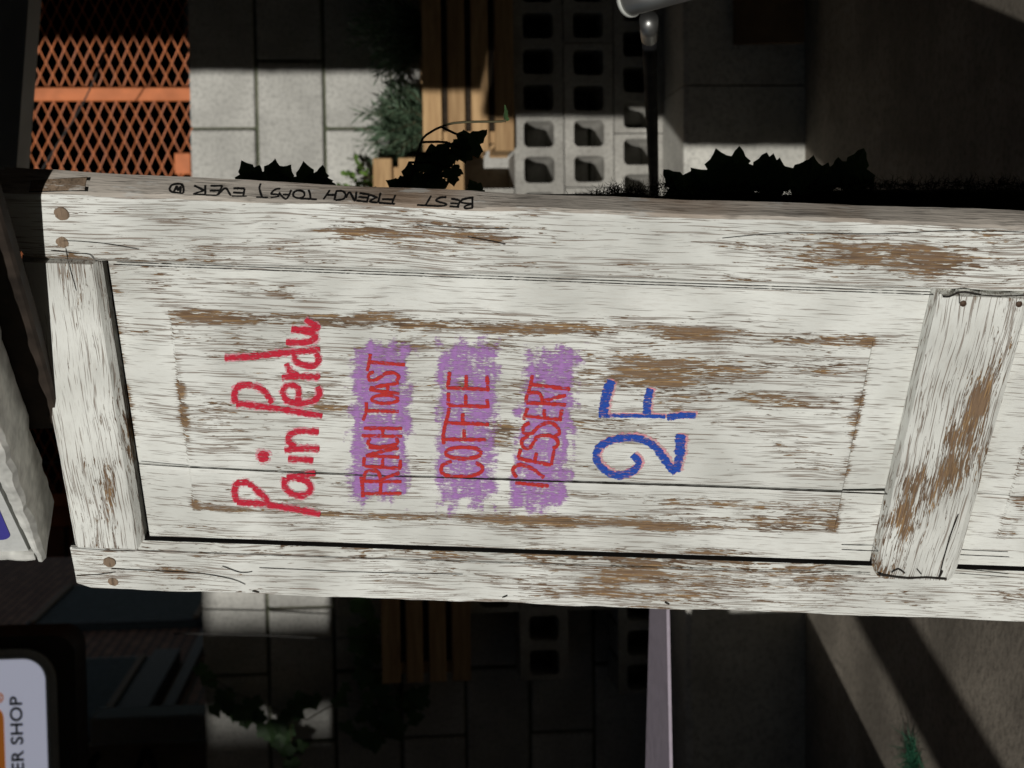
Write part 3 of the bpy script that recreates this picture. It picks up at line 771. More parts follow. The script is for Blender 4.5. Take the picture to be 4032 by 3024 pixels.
def ell(cx, cy, rx, ry, n=16): return [(cx+rx*math.cos(2*math.pi*k/n), cy+ry*math.sin(2*math.pi*k/n)) for k in range(n+1)]
PAIN = [[(850, 1520), (700, 1485), (450, 1445), (245, 1430)], [(245, 1430), (228, 1350), (255, 1290), (320, 1290), (390, 1340), (450, 1400), (470, 1440)],
        [(600, 1252), (590, 1310), (640, 1365), (720, 1382), (780, 1340), (760, 1285), (690, 1262), (610, 1252)], [(605, 1250), (700, 1238), (815, 1215)],
        [(615, 1115), (800, 1125)], (52, ell(437, 1100, 22, 22, 12)),
        [(590, 1052), (720, 1040), (845, 1042)], [(670, 1030), (622, 990), (625, 945), (690, 915), (840, 920)]]
PERDU = [[(865, 808), (700, 777), (500, 745), (240, 715)], [(232, 715), (228, 640), (262, 588), (330, 578), (410, 602), (460, 645), (500, 712)],
         [(690, 695), (690, 610), (640, 578), (592, 600), (582, 650), (622, 698), (720, 712), (810, 688), (845, 640), (830, 590)],
         [(570, 525), (700, 515), (850, 520)], [(690, 508), (635, 480), (602, 422)],
         [(155, 382), (350, 372), (500, 352), (850, 320)], [(668, 362), (668, 402), (720, 430), (800, 440), (836, 400), (822, 350)],
         [(600, 270), (740, 270), (815, 240), (790, 205), (640, 175)], [(640, 172), (740, 175), (832, 163), (775, 125), (740, 100)]]
FRENCH = [[(1160, 1365), (1440, 1365)], [(1145, 1240), (1155, 1300), (1160, 1392)], [(1285, 1368), (1290, 1285)],
          [(1165, 1275), (1440, 1278)], [(1165, 1275), (1185, 1205), (1265, 1205), (1290, 1270)], [(1290, 1262), (1425, 1212)],
          [(1170, 1165), (1435, 1182)], [(1165, 1168), (1168, 1100)], [(1300, 1172), (1305, 1112)], [(1428, 1182), (1432, 1120)],
          [(1180, 1090), (1425, 1100)], [(1180, 1090), (1410, 1032)], [(1200, 1030), (1420, 1036)],
          [(1212, 962), (1196, 1000), (1240, 1022), (1340, 1018), (1408, 1000), (1400, 960)],
          [(1150, 945), (1445, 950)], [(1165, 890), (1445, 893)], [(1305, 890), (1302, 945)]]
TOAST = [[(1160, 835), (1182, 770), (1185, 702)], [(1185, 765), (1420, 770)], ell(1320, 680, 95, 30), [(1425, 640), (1212, 605), (1420, 562)], [(1340, 626), (1340, 578)],
         [(1240, 482), (1202, 500), (1206, 540), (1260, 535), (1330, 492), (1390, 490), (1420, 520), (1400, 550)], [(1215, 350), (1205, 410), (1190, 475)], [(1200, 410), (1465, 430)]]
COFFEE = [[(330, 1130), (262, 1160), (258, 1210), (310, 1238), (450, 1240), (540, 1210), (550, 1170), (500, 1140)], ell(415, 1070, 130, 42),
          [(265, 970), (580, 975)], [(272, 1008), (268, 940), (280, 885)], [(420, 970), (418, 895)], [(280, 850), (600, 862)], [(275, 890), (300, 800), (310, 742)], [(410, 852), (408, 782)],
          [(305, 725), (605, 735)], [(305, 725), (305, 632)], [(430, 732), (432, 645)], [(592, 735), (585, 680)], [(295, 595), (605, 610)], [(300, 600), (315, 480)], [(435, 600), (435, 505)], [(592, 610), (585, 508)]]
DESSERT = [[(790, 1288), (1035, 1310)], [(800, 1250), (772, 1190), (830, 1155), (920, 1190), (1000, 1250)], [(808, 1108), (1050, 1158)], [(810, 1110), (830, 1042)], [(930, 1132), (946, 1065)], [(1050, 1158), (1072, 1050)],
           [(885, 945), (838, 980), (850, 1028), (900, 1028), (950, 955), (1030, 942), (1090, 970), (1098, 1010), (1062, 1040)], [(895, 850), (852, 880), (852, 925), (910, 928), (970, 872), (1050, 852), (1100, 890), (1108, 928), (1072, 950)],
           [(860, 800), (1130, 830)], [(850, 830), (880, 742)], [(1000, 815), (1002, 752)], [(1112, 830), (1130, 752)], [(870, 705), (1160, 720)], [(870, 705), (880, 642), (950, 632), (980, 662), (985, 710)], [(990, 692), (1160, 652)],
           [(890, 570), (1190, 608)], [(885, 635), (905, 560), (915, 505)]]
TWOF = [(34, [(1395, 805), (1600, 802), (1880, 808)]), (80, [(1425, 800), (1448, 660), (1490, 545)]), (70, [(1745, 790), (1750, 690), (1770, 605)]), (58, [(1890, 815), (2000, 800), (2100, 800)]),
        (66, [(1640, 1085), (1685, 1140), (1640, 1205), (1530, 1235), (1430, 1190), (1378, 1110), (1405, 1025), (1520, 972), (1660, 962), (1785, 1012), (1860, 1100), (1915, 1175), (1955, 1215)]), (82, [(1955, 1205), (1980, 1100), (1990, 935)])]
strokes('lettering_halo', None, PAIN+PERDU, C5, 74*.5426, MAT['pink'], .0006, dens=(.36, .60))
for nm, ln in (('Pain', PAIN), ('Perdu', PERDU)):
    strokes('lettering', f'red crayon word {nm}', [(l[0]*.5426, l[1]) if isinstance(l, tuple) else l for l in ln], C5, 51*.5426, MAT['red'], .0010)
def patch(name, label, cx0, cx1, cy0, cy1, conv, skew=0.0, seedv=1):
    """rubbed chalk patch: a sheet with a density that thins and frays at its rim"""
    V, Fc, D = [], [], []; nx_, ny_ = 34, 70
    for j in range(ny_+1):
        for i in range(nx_+1):
            a, b = i/nx_, j/ny_
            x = lerp(cx0, cx1, a)+skew*(b-.5); y = lerp(cy0, cy1, b)
            q = door_xz(*conv((x, y)), PO); V.append((q[0], PO-.0008, q[1]))
            rim = min(a, 1-a)/.24; rim2 = min(b, 1-b)/.14
            f = min(1, min(rim, rim2)); n1 = mnoise.noise(Vector((x*.011, y*.011, seedv*5)))
            n2 = mnoise.noise(Vector((x*.03, y*.006, seedv*3)))
            D.append(.20+.375*min(1, f*1.25+n1*.5)+.14*n2+.08*n1-.12*max(0, (abs(b-.5)-.36)*7)*(1 if abs(a-.5) > .25 else .4))
    for j in range(ny_):
        for i in range(nx_): k = j*(nx_+1)+i; Fc.append((k, k+1, k+nx_+2, k+nx_+1))
    o = mesh_obj(name, V, Fc, MAT['purple'], door, attrs={'rub': D}); o['label'] = label
patch('chalk_patch', 'purple rubbed patch behind the words FRENCH TOAST', 1005, 1560, 180, 1530, C5, -40, 1)
patch('chalk_patch', 'purple rubbed patch behind the word COFFEE', 165, 720, 170, 1560, C7, -30, 2)
patch('chalk_patch', 'purple rubbed patch behind the word DESSERT', 750, 1275, 210, 1590, C7, -140, 3)
strokes('lettering', 'red crayon word FRENCH', FRENCH, C5, 32*.5426, MAT['scarlet'], .0014)
strokes('lettering', 'red crayon word TOAST', TOAST, C5, 32*.5426, MAT['scarlet'], .0014)
strokes('lettering', 'red crayon word COFFEE', COFFEE, C7, 34*.5425, MAT['scarlet'], .0014)
strokes('lettering', 'red crayon word DESSERT', DESSERT, C7, 34*.5425, MAT['scarlet'], .0014)
strokes('lettering_halo', None, [(l[0]*.62, [(a+14, b-6) for a, b in l[1]]) for l in TWOF], C7, 30, MAT['pink'], .0006, dens=(.38, .62))
strokes('lettering', 'blue crayon figures 2F', [(l[0]*.5425, l[1]) for l in TWOF], C7, 30, MAT['blue'], .0011)
MAT['crackdark'] = crayon('dark_crack', (.012, .010, .008), (.02, .016, .012), .12, 7.0, .22)
QC = lambda p: (p[0]*Q, p[1]*Q)
def onplane(off): return lambda p, l: (lambda q: Vector((q[0], off-l, q[1])))(door_xz(p[0], p[1], off))
strokes('crack', None, [(2.6, [(1560, 514), (1700, 503), (1900, 505), (2060, 498), (2230, 502)]), (3.4, [(1010, 511), (1050, 518), (1092, 527)]), (2.0, [(900, 485), (1010, 492), (1100, 494)]), (2.2, [(135, 520), (160, 520), (230, 526), (300, 538)]),
        (2.6, [(240, 1228), (330, 1232), (430, 1238), (500, 1250), (530, 1262)]), (3.0, [(480, 1222), (520, 1236), (545, 1234)]), (2.2, [(165, 1243), (215, 1240), (250, 1235)]), (2.0, [(560, 1226), (800, 1236), (1000, 1240)]),
        (6, [(545, 1276), (560, 1279)]), (5, [(1085, 1290), (1096, 1286)]), (7, [(1436, 1300), (1446, 1305)]), (4, [(1818, 1186), (2000, 1194), (2180, 1202)]), (3, [(1950, 1232), (2080, 1238), (2180, 1246)]),
        (2.6, [(110, 540), (160, 546), (195, 549), (205, 560), (240, 570)]), (2.4, [(142, 536), (150, 575), (165, 628)]), (1.8, [(294, 1189), (700, 1203), (1100, 1216), (1500, 1229), (1880, 1240)]), (1.8, [(155, 1184), (230, 1188), (292, 1190)])], QC, 3, MAT['crackdark'], .0004, onplane(-.0007))
strokes('crack', None, [(3.5, [(300, 1000), (420, 1008), (700, 1022), (1000, 1031)]), (5.5, [(1000, 1031), (1250, 1040), (1500, 1048), (1700, 1056), (1922, 1065)])], QC, 3, MAT['crackdark'], .0016, onplane(PO), (.62, .95))
strokes('crack', None, [(4.5, [(245, 571), (400, 577), (800, 592), (1300, 611), (1700, 625), (2030, 637)])], QC, 3, MAT['crackdark'], 0, onplane(.0040), (.33, .47))
strokes('crack', None, [(9, [(2036, 640), (2050, 640), (2068, 632), (2085, 630), (2105, 634), (2120, 636)]), (5, [(2120, 637), (2160, 639), (2215, 637)]), (4, [(2072, 634), (2072, 655)]), (5, [(2030, 1240), (2040, 1200), (2055, 1150), (2070, 1110)]),
        (8, [(1895, 1240), (1925, 1244), (1960, 1248), (2000, 1247), (2045, 1250)]), (6, [(1925, 1236), (1940, 1228), (1955, 1238)]), (9, [(2028, 1246), (2036, 1232)]), (5, [(1980, 1228), (1990, 1240)])], QC, 4, MAT['crackdark'], .0004, onplane(-.0092))
# handwriting on the bare side of the stile
EA = lambda p: (600+p[0]*.3165, 660+p[1]*.3165)
EB = lambda p: (1200+p[0]*.3165, 700+p[1]*.3165)
def side3(p, l):
    X = .2095
    for _ in range(4):
        y_, z_ = edge_yz(p[0], p[1], X); xr = XR+jit(z_, 1, .0022); xb = xback(z_)+jit(z_, 2, .0016); xm = lerp(xr, xb, .5)+jit(z_, 5, .0005)
        X = (lerp(xr, xm, (y_-.0048)/(TE*.5-.0048)) if y_ < TE*.5 else lerp(xm, xb, (y_-TE*.5)/(TE*.5)))+.0005
    return Vector((X, y_, z_))
def side_quad(name, px, lift, mat):
    P = [side3(p, 0)+Vector((lift, 0, 0)) for p in px]; B = [p-Vector((.012, 0, 0)) for p in P]
    mesh_obj(name, P+B, [(0, 1, 2, 3), (4, 7, 6, 5), (0, 4, 5, 1), (1, 5, 6, 2), (2, 6, 7, 3), (3, 7, 4, 0)], mat, door)
side_quad('mortise_shade', [(120, 686), (356, 690), (344, 740), (110, 732)], -.0001, MAT['gapshade'])  # near-black plate painted in as the shadow round the tenon
side_quad('tenon_end', [(122, 689), (341, 693), (331, 735), (112, 728)], .0006, MAT['peg'])
SA = [(8, [(205, 252), (240, 208), (300, 192), (360, 198), (384, 240), (372, 298), (300, 294), (240, 288), (205, 252)]), [(262, 280), (300, 222), (312, 262), (348, 226), (342, 290)],
      [(655, 205), (655, 325)], [(655, 325), (512, 313), (640, 266)], [(640, 266), (515, 210)], [(870, 215), (800, 335)], [(720, 212), (870, 215)], [(710, 268), (832, 270)], [(660, 330), (800, 336)],
      [(810, 326), (905, 246), (976, 342)], [(1145, 250), (1125, 345)], [(1005, 248), (1145, 250)], [(1000, 292), (1132, 297)], [(985, 345), (1172, 347)],
      [(1290, 363), (1435, 370)], [(1365, 366), (1330, 255), (1345, 188)], [(1590, 258), (1530, 266), (1476, 314), (1556, 326), (1566, 350), (1470, 370)], [(1572, 300), (1660, 390), (1725, 275)], [(1620, 326), (1692, 330)],
      ell(1820, 330, 72, 48), [(1840, 385), (2045, 395)], [(1966, 390), (1960, 330), (1940, 276)]]
SB = [[(230, 270), (310, 155)], [(365, 280), (390, 170)], [(262, 212), (380, 216)], [(385, 166), (470, 168), (505, 212), (480, 264), (380, 280)], [(510, 250), (556, 182), (620, 285), (640, 176)],
      [(800, 212), (770, 300)], [(680, 192), (805, 210)], [(665, 240), (790, 250)], [(640, 286), (785, 302)], [(940, 190), (910, 310)], [(910, 310), (808, 296), (880, 250)], [(906, 250), (810, 212)],
      [(1125, 215), (1080, 326)], [(920, 312), (1120, 328)], [(960, 268), (1105, 270)], [(1570, 225), (1500, 345)], [(1395, 340), (1640, 355)], [(1760, 242), (1680, 247), (1634, 285), (1756, 325), (1738, 349), (1640, 357)],
      [(1935, 280), (1900, 365)], [(1820, 258), (1930, 280)], [(1810, 316), (1910, 325)], [(1800, 358), (1920, 370)], [(2085, 235), (2085, 380)], [(2085, 246), (1962, 270), (1952, 308), (2080, 325)], [(2070, 326), (1990, 360), (2002, 388), (2090, 380)]]
strokes('lettering', 'black handwritten words TOAST EVER upside down on the door side', SA, EA, 7.6, MAT['ink'], 0, side3, (.8, 1.2), .12)
strokes('lettering', 'black handwritten words BEST FRENCH upside down on the door side', SB, EB, 7.6, MAT['ink'], 0, side3, (.8, 1.2), .12)

# ------------------------------------------------------------------ hanging light-box sign above the door
MAT['signwhite'] = plain('chipped_white_sign_paint', (.60, .60, .56), .6, .3, var=.35, scale=38, bumps=.9)
MAT['signface'] = plain('sign_face', (.56, .57, .55), .5, .35, var=.08, scale=120, bumps=.2)
MAT['signblue'] = plain('sign_blue', (.06, .055, .30), .5, .3, var=.10, scale=16)
S0 = atdepth(180, 2212, 1.715)              # front bottom left corner
SD = Vector((.662, -.749, 0)).normalized(); SN = Vector((-SD.y, SD.x, 0)); SN = SN if SN.dot(CAM-S0) > 0 else -SN
sg = empty('hanging_sign', (0, 0, 0), 'chipped white framed sign with blue rounded panel above the door', 'sign')
SM = Matrix((SD, -SN, Vector((0, 0, 1)))).transposed().to_4x4(); SM.translation = S0; sg.matrix_world = SM
SWD, SHT, FR, DEP = .58, 1.5, .0165, .082
def frw(x): return .0105+.06*min(max(x, 0), .3)
def frame_bar(a, b, wdir, name='frame', wid=None):
    """frame member from a to b with hammered, softly rounded faces"""
    a, b, wdir = Vector(a), Vector(b), Vector(wdir); n = max(8, int((b-a).length/.010)); V, Fc = [], []
    m_ = 9
    for i in range(n+1):
        p = a.lerp(b, i/n); W_ = wid(p.x) if wid else FR
        prof = [(0, DEP), (0, DEP*.6), (0, DEP*.3), (.0, .006), (.004, 0), (W_*.5, -.0008), (W_-.002, 0), (W_, .004), (W_, DEP)]
        for k, (w, d) in enumerate(prof):
            q = p+wdir*w+Vector((0, d, 0))
            q += Vector((mnoise.noise(q*55), mnoise.noise(q*60+Vector((9, 0, 0))), mnoise.noise(q*55+Vector((0, 9, 0)))))*.0028
            V.append(q)
    for i in range(n):
        for k in range(m_): Fc.append((i*m_+k, i*m_+(k+1) % m_, (i+1)*m_+(k+1) % m_, (i+1)*m_+k))
    Fc += [tuple(range(m_))[::-1], tuple(n*m_+k for k in range(m_))]
    return mesh_obj(name, V, Fc, MAT['signwhite'], sg)
frame_bar((0, 0, 0), (SWD, 0, 0), (0, 0, 1), wid=frw); frame_bar((0, 0, SHT), (SWD, 0, SHT), (0, 0, -1))
frame_bar((.0, .001, .012), (0, .001, SHT-.012), (1, 0, 0)); frame_bar((SWD, .001, .012), (SWD, .001, SHT-.012), (-1, 0, 0))
GAP = .0045
box('groove', (.008, .030, .008), (SWD-.008, .034, SHT-.008), MAT['gapshade'], sg)

def rrect(x0, x1, z0, z1, r_, n=8):
    P = []
    for (cx, cz, a0) in ((x1-r_, z1-r_, 0), (x0+r_, z1-r_, 90), (x0+r_, z0+r_, 180), (x1-r_, z0+r_, 270)):
        for k in range(n+1): a = R(a0+90*k/n); P.append((cx+r_*math.cos(a), cz+r_*math.sin(a)))
    return P
def plate(name, P, y0, y1, mat, parent):
    n = len(P); V = [(x, y0, z) for x, z in P]+[(x, y1, z) for x, z in P]
    Fc = [tuple(range(n)), tuple(range(n, 2*n))[::-1]]+[(k, n+k, n+(k+1) % n, (k+1) % n) for k in range(n)]
    o = mesh_obj(name, V, Fc, mat, parent); bm = bmesh.new(); bm.from_mesh(o.data); bmesh.ops.recalc_face_normals(bm, faces=bm.faces); bm.to_mesh(o.data); bm.free(); return o
fl = [(FR+.001, SHT-FR-GAP), (FR+.001, frw(FR)+GAP), (.3, frw(.3)+GAP), (SWD-FR-GAP, frw(.3)+GAP), (SWD-FR-GAP, SHT-FR-GAP)]
plate('face', fl, .004, .029, MAT['signface'], sg)
bp = [(x, z_+frw(x)+GAP if z_ < .2 else z_) for x, z_ in rrect(.043, SWD-.05, .011, SHT-.06, .012)]
plate('blue_panel', bp, .0030, .010, MAT['signblue'], sg)
MAT['darkwood'] = plain('dark_stained_wood', (.035, .026, .02), .8, .2, var=.5)
box('back_board', (.135, DEP+.002, -.034), (SWD-.02, DEP+.026, SHT-.02), MAT['darkwood'], sg, .003)
box('bracket', (.30, DEP+.028, .10), (.35, DEP+.30, .16), MAT['darkwood'], sg, .003)

# ------------------------------------------------------------------ burger shop light box, far left
BY = 4.0
def bq(x, y): return hitY(x, y, BY)
bs = empty('shop_lightbox', bq(200, 2700), 'rounded white light box sign in dark frame reading GER SHOP', 'sign')
biv = bs.matrix_basis.inverted(); biv = Matrix.Translation(-bs.location)
c0 = hitY(0, 2558, BY); c1 = hitY(232, 3024, BY)      # inner lit corner: right x = c0.x, bottom z = c1.z
def bplate(name, P, y0, y1, mat):
    o = plate(name, P, y0, y1, mat, bs); o.matrix_parent_inverse = biv; return o
mm = BY/F
XRo, ZBo = c0.x, c1.z
T = NT('lightbox_face'); em = T.n('ShaderNodeEmission'); em.inputs[0].default_value = (.72, .74, .90, 1); em.inputs[1].default_value = .60
pb = T.bsdf((.62, .63, .68), .4, None, .4, out=False); ad = T.n('ShaderNodeAddShader'); T.l(em.outputs[0], ad.inputs[0]); T.l(pb.outputs[0], ad.inputs[1]); T.l(ad.outputs[0], T.out.inputs[0]); MAT['litface'] = T.m
MAT['frameblack'] = plain('dark_brown_metal', (.022, .016, .013), .5, .3)
MAT['rimgrey'] = plain('pale_plastic_rim', (.42, .43, .40), .45, .4, var=.1)
T = NT('orange_print'); em = T.n('ShaderNodeEmission'); em.inputs[0].default_value = (.80, .25, .04, 1); em.inputs[1].default_value = .35
pb = T.bsdf((.60, .20, .04), .5, None, .3, out=False); ad = T.n('ShaderNodeAddShader'); T.l(em.outputs[0], ad.inputs[0]); T.l(pb.outputs[0], ad.inputs[1]); T.l(ad.outputs[0], T.out.inputs[0]); MAT['orangeprint'] = T.m
MAT['greenink'] = plain('dark_green_print', (.012, .03, .026), .5, .3, var=.1)
WID, HGT = 1.0, .83
bplate('housing', rrect(XRo-WID-.07, XRo+46*mm, ZBo-70*mm, ZBo+HGT+.1, 80*mm), BY+.012, BY+.16, MAT['frameblack'])
bplate('rim', rrect(XRo-WID, XRo, ZBo, ZBo+HGT, 130*mm), BY-.004, BY+.010, MAT['rimgrey'])
bplate('rim', rrect(XRo-WID+22*mm, XRo-22*mm, ZBo+22*mm, ZBo+HGT-22*mm, 108*mm), BY-.0065, BY-.0042, plain('rim_inner', (.30, .32, .29), .5, .3, var=.1))
bplate('lit_face', rrect(XRo-WID+38*mm, XRo-38*mm, ZBo+40*mm, ZBo+HGT-40*mm, 84*mm), BY-.0085, BY-.0067, MAT['litface'])
b_or = hitY(14, 2775, BY)
bplate('orange_shape', rrect(b_or.x-.40, b_or.x, b_or.z-.002, b_or.z+.20, 50*mm), BY-.0105, BY-.0087, MAT['orangeprint'])
# words GER SHOP, cut from bold sans strokes (cap height from x=43..88 px, reading upwards in the photo)
def text_obj(name, body, size, loc, mat, parent, align='RIGHT'):
    cu = bpy.data.curves.new(name, 'FONT'); cu.body = body; cu.size = size; cu.align_x = align; cu.extrude = .0006; cu.offset = size*.022; cu.space_character = 1.05
    ob = bpy.data.objects.new(name, cu); COL.objects.link(ob); bpy.context.view_layer.update()
    me = bpy.data.meshes.new_from_object(ob.evaluated_get(bpy.context.evaluated_depsgraph_get())); bpy.data.objects.remove(ob); bpy.data.curves.remove(cu)
    me.transform(Matrix.Translation(loc) @ Matrix.Rotation(R(90), 4, 'X') @ Matrix.Diagonal((1.12, 1, 1, 1))); me.materials.append(mat)
    o = bpy.data.objects.new(name, me); return link(o, parent)
w0 = hitY(88, 2738, BY)
o = text_obj('lettering', 'BURGER SHOP', 46*mm/.70, Vector((w0.x, BY-.0092, w0.z)), MAT['greenink'], bs); o.matrix_parent_inverse = biv
w1 = hitY(16, 2738, BY)
o = text_obj('lettering', '\u00ae', 34*mm/.7, Vector((w1.x+.010, BY-.0092, w1.z)), MAT['orangeprint'], bs); o.matrix_parent_inverse = biv

# ------------------------------------------------------------------ brick house along the lane, left
T = NT('brown_brick'); bt = T.n('ShaderNodeTexBrick'); T.l(T.map((1, 1, 1), rot=(0, R(-90), R(-90))), bt.inputs['Vector'])
mp = T.n('ShaderNodeCombineXYZ'); sp = T.n('ShaderNodeSeparateXYZ'); T.l(T.co.outputs['Object'], sp.inputs[0]); T.l(sp.outputs[1], mp.inputs[0]); T.l(sp.outputs[2], mp.inputs[1]); T.l(mp.outputs[0], bt.inputs['Vector'])
bt.inputs['Scale'].default_value = 1; bt.inputs['Brick Width'].default_value = .21; bt.inputs['Row Height'].default_value = .07; bt.inputs['Mortar Size'].default_value = .008
bt.inputs['Color1'].default_value = (.42, .23, .16, 1); bt.inputs['Color2'].default_value = (.28, .15, .11, 1); bt.inputs['Mortar'].default_value = (.09, .075, .065, 1)
T.bsdf(bt.outputs['Color'], .85, T.bump(bt.outputs['Fac'], -.6, .004), .2); MAT['brick'] = T.m; shed_side.data.materials[0] = MAT['brick']
MAT['sill'] = plain('pale_stone_sill', (.27, .25, .235), .8, .2); MAT['grille'] = plain('blue_grey_grille', (.17, .18, .185), .5, .4); MAT['glass'] = plain('dark_glass', (.02, .021, .022), .6, .2)
MAT['pinewood'] = plain('stained_timber', (.28, .17, .10), .7, .2)
HX = -2.35
bh = empty('brick_house', (HX, 9, 0), 'brown brick house with barred windows receding along the lane', 'house')
hiv = Matrix.Translation((-HX, -9, 0))
def hadd(name, lo, hi, mat, par=None, bev=0.0):
    o = box(name, lo, hi, mat, par or bh, bev)
    o.matrix_parent_inverse = hiv if par is None else Matrix.Identity(4); return o
hadd('wall', (HX-3, 3.3, 0), (HX, 15, 7), MAT['brick'])
def hwin(y0, y1, z0, z1):
    w = box('window', (HX-.02, y0, z0), (HX+.004, y1, z1), MAT['glass'], bh); w.matrix_parent_inverse = hiv
    box('sill', (HX-.01, y0-.1, z0-.16), (HX+.09, y1+.1, z0), MAT['sill'], w)
    n = int((y1-y0)/.085)
    for k in range(n+1): y_ = lerp(y0+.01, y1-.01, k/n); box('bar', (HX+.05, y_-.010, z0+.01), (HX+.068, y_+.010, z1-.01), MAT['grille'], w)
    for zz in (z0+.06, z1-.06): box('rail', (HX+.069, y0, zz-.02), (HX+.085, y1, zz+.02), MAT['pinewood'], w)
hwin(8.0, 9.7, 2.55, 3.75); hwin(10.8, 12.2, 2.35, 3.6); hwin(7.0, 8.2, 1.35, 2.2); hwin(6.5, 7.2, 2.5, 3.6)
hadd('string_course', (HX+.001, 6.25, 2.27), (HX+.05, 14.9, 2.34), MAT['sill'], bev=.004)
# gate post and side panel in front of it, far left edge
gx1 = hitY(600, 2822, 5.2).x; gx0 = hitY(600, 2925, 5.2).x
tag(box('pale_pillar', (gx0, 5.2, 0), (gx1, 5.34, hitY(352, 2870, 5.2).z), plain('pale_blue_grey_metal', (.70, .75, .76), .6, .3, var=.1), bev=.004), 'pale blue-grey gate pillar behind the block wall at the far left', 'pillar')
px0 = hitY(600, 3150, 5.2).x; px1 = hitY(600, 2945, 5.2).x; pz1 = hitY(306, 2980, 5.2).z
gp = empty('gate_panel', (px1, 5.25, 0), 'beige gate panel with dark diagonal braces left of the pale pillar', 'gate')
giv = Matrix.Translation((-px1, -5.25, 0))
o = box('panel', (px0, 5.25, .1), (px1, 5.29, pz1), plain('beige_panel', (.62, .55, .48), .7, .2, var=.1), gp); o.matrix_parent_inverse = giv
for (xa_, ya_, xb_, yb_) in ((330, 2980, 380, 3040), (345, 3024, 390, 2966), (540, 3030, 572, 2955), (575, 2950, 615, 3040)):
    pa, pb_ = hitY(xa_, ya_, 5.235), hitY(xb_, yb_, 5.235)
    o = tube('brace', [pa, pb_], .011, MAT['frameblack'], gp); o.matrix_parent_inverse = giv

# ------------------------------------------------------------------ bars behind the door
MAT['barpurple'] = plain('purple_grey_paint', (.36, .315, .37), .55, .3, var=.12, scale=60)
MAT['blacktube'] = plain('black_tube', (.010, .010, .011), .7, .15)
MAT['chrome'] = plain('brushed_steel', (.26, .26, .25), .38, .4, .9, var=.1, scale=20, bumps=.05)
def bar_pt(x, y, t): return atdepth(x, y, t)
BZ = .655
qa, qb, qc, qd = hitZ(2540, 3060, BZ), hitZ(2560, 2300, BZ), hitZ(2622, 2300, BZ), hitZ(2637, 3060, BZ)
qa, qd = qa+(qa-qb)*2.2, qd+(qd-qc)*2.2; qb, qc = qb+(qb-qa)*.06, qc+(qc-qd)*.06
hb = empty('bench', (qd.x, qd.y, 0), 'purple-grey plank bench standing low behind the door on the left', 'bench')
dn_ = Vector((0, 0, -.005)); V = [v-hb.location for v in (qa, qb, qc, qd)]; V += [v+dn_ for v in V]
o = mesh_obj('seat', V, [(0, 1, 2, 3)[::-1], (4, 5, 6, 7), (0, 4, 5, 1), (1, 5, 6, 2), (2, 6, 7, 3), (3, 7, 4, 0)], MAT['barpurple'], hb)
bm = bmesh.new(); bm.from_mesh(o.data); bmesh.ops.recalc_face_normals(bm, faces=bm.faces); bm.to_mesh(o.data); bm.free()
for e_ in (.04, .95):
    for w_ in (.2, .8):
        p = qa.lerp(qb, e_).lerp(qd.lerp(qc, e_), w_)-hb.location; box('leg', (p.x-.018, p.y-.018, 0), (p.x+.018, p.y+.018, BZ-.0055), MAT['barpurple'], hb, .002)
D0, D1 = bar_pt(2555, 90, 2.15), bar_pt(2580, 900, 3.1)
lp = empty('spot_lamp', D0, 'silver cylinder lamp on a black arm at the top right', 'lamp')
arm = [D0.lerp(D1, k/8)-D0 for k in range(9)]
tube('arm', arm, [.0115-.0032*k/8 for k in range(9)], MAT['blacktube'], lp, 12)
foot = arm[-1]; tube('stand', [foot, Vector((foot.x, foot.y, -D0.z))], .012, MAT['blacktube'], lp, 10)
tube('collar', [arm[0]-(arm[1]-arm[0])*.10, arm[0]+(arm[1]-arm[0])*.42], [.0135, .0125], MAT['chrome'], lp, 14)
h0, h1 = bar_pt(2480, 0, 2.10)-D0, bar_pt(2790, -84, 2.0)-D0
ax = (h1-h0).normalized()
tube('lamp_body', [h0, h0+ax*.002, h0+ax*.006, h1], [.019, .0225, .0215, .0215], MAT['chrome'], lp, 28)
tube('lamp_rim', [h0-ax*.004, h0+ax*.002], [.0235, .0240], MAT['rimgrey'], lp, 28)
cp = bar_pt(2518, 10, 2.075)-D0
tube('screw', [cp, cp+Vector((0, .006, 0))], .0035, plain('copper', (.55, .22, .10), .35, .5, .8), lp, 10)
# brown board leaning against the step, far right
bb = [qY(1590, -60, 3.80), qY(1590, 95, 3.80), qY(1738, 92, 3.74), qY(1738, -60, 3.74)]
V = bb+[v+Vector((0, .018, .004)) for v in bb]
tag(mesh_obj('leaning_board', V, [(0, 1, 2, 3), (7, 6, 5, 4), (0, 4, 5, 1), (1, 5, 6, 2), (2, 6, 7, 3), (3, 7, 4, 0)], plain('brown_board', (.20, .13, .075), .7, .2, scale=12)), 'brown board leaning on the concrete step at the top right', 'board')

# ------------------------------------------------------------------ ivy growing behind the right side of the door
iv = empty('potted_ivy', atdepth(4032, 790, 1.78), 'dark ivy and moss growing close behind the right side of the door', 'plant')
ib = iv.location.copy()
def ivp(x, y, t=1.75): return atdepth(x, y, t)
SV, SF = [], []
for ln in ([(1590, 740), (1620, 690), (1655, 570), (1680, 530), (1760, 490), (1850, 480), (1975, 478), (1990, 470)], [(1655, 560), (1760, 560), (1815, 585)], [(1740, 500), (1790, 525), (1825, 535)], [(1610, 640), (1690, 640), (1740, 650), (1775, 665)], [(1630, 605), (1700, 605)],
           [(1560, 760), (1590, 735)], [(2600, 800), (2400, 770), (2000, 770), (1590, 765), (1000, 740)]):
    pts = [ivp(a, b) for a, b, _ in crom([(a, b, 0) for a, b in ln], 30)]
    v, f = tube_geo(pts, .0014, 6); o_ = len(SV); SV += [p-ib for p in v]; SF += [tuple(q+o_ for q in ff) for ff in f]
mesh_obj('stem', SV, SF, MAT['stem'], iv, smooth=True)
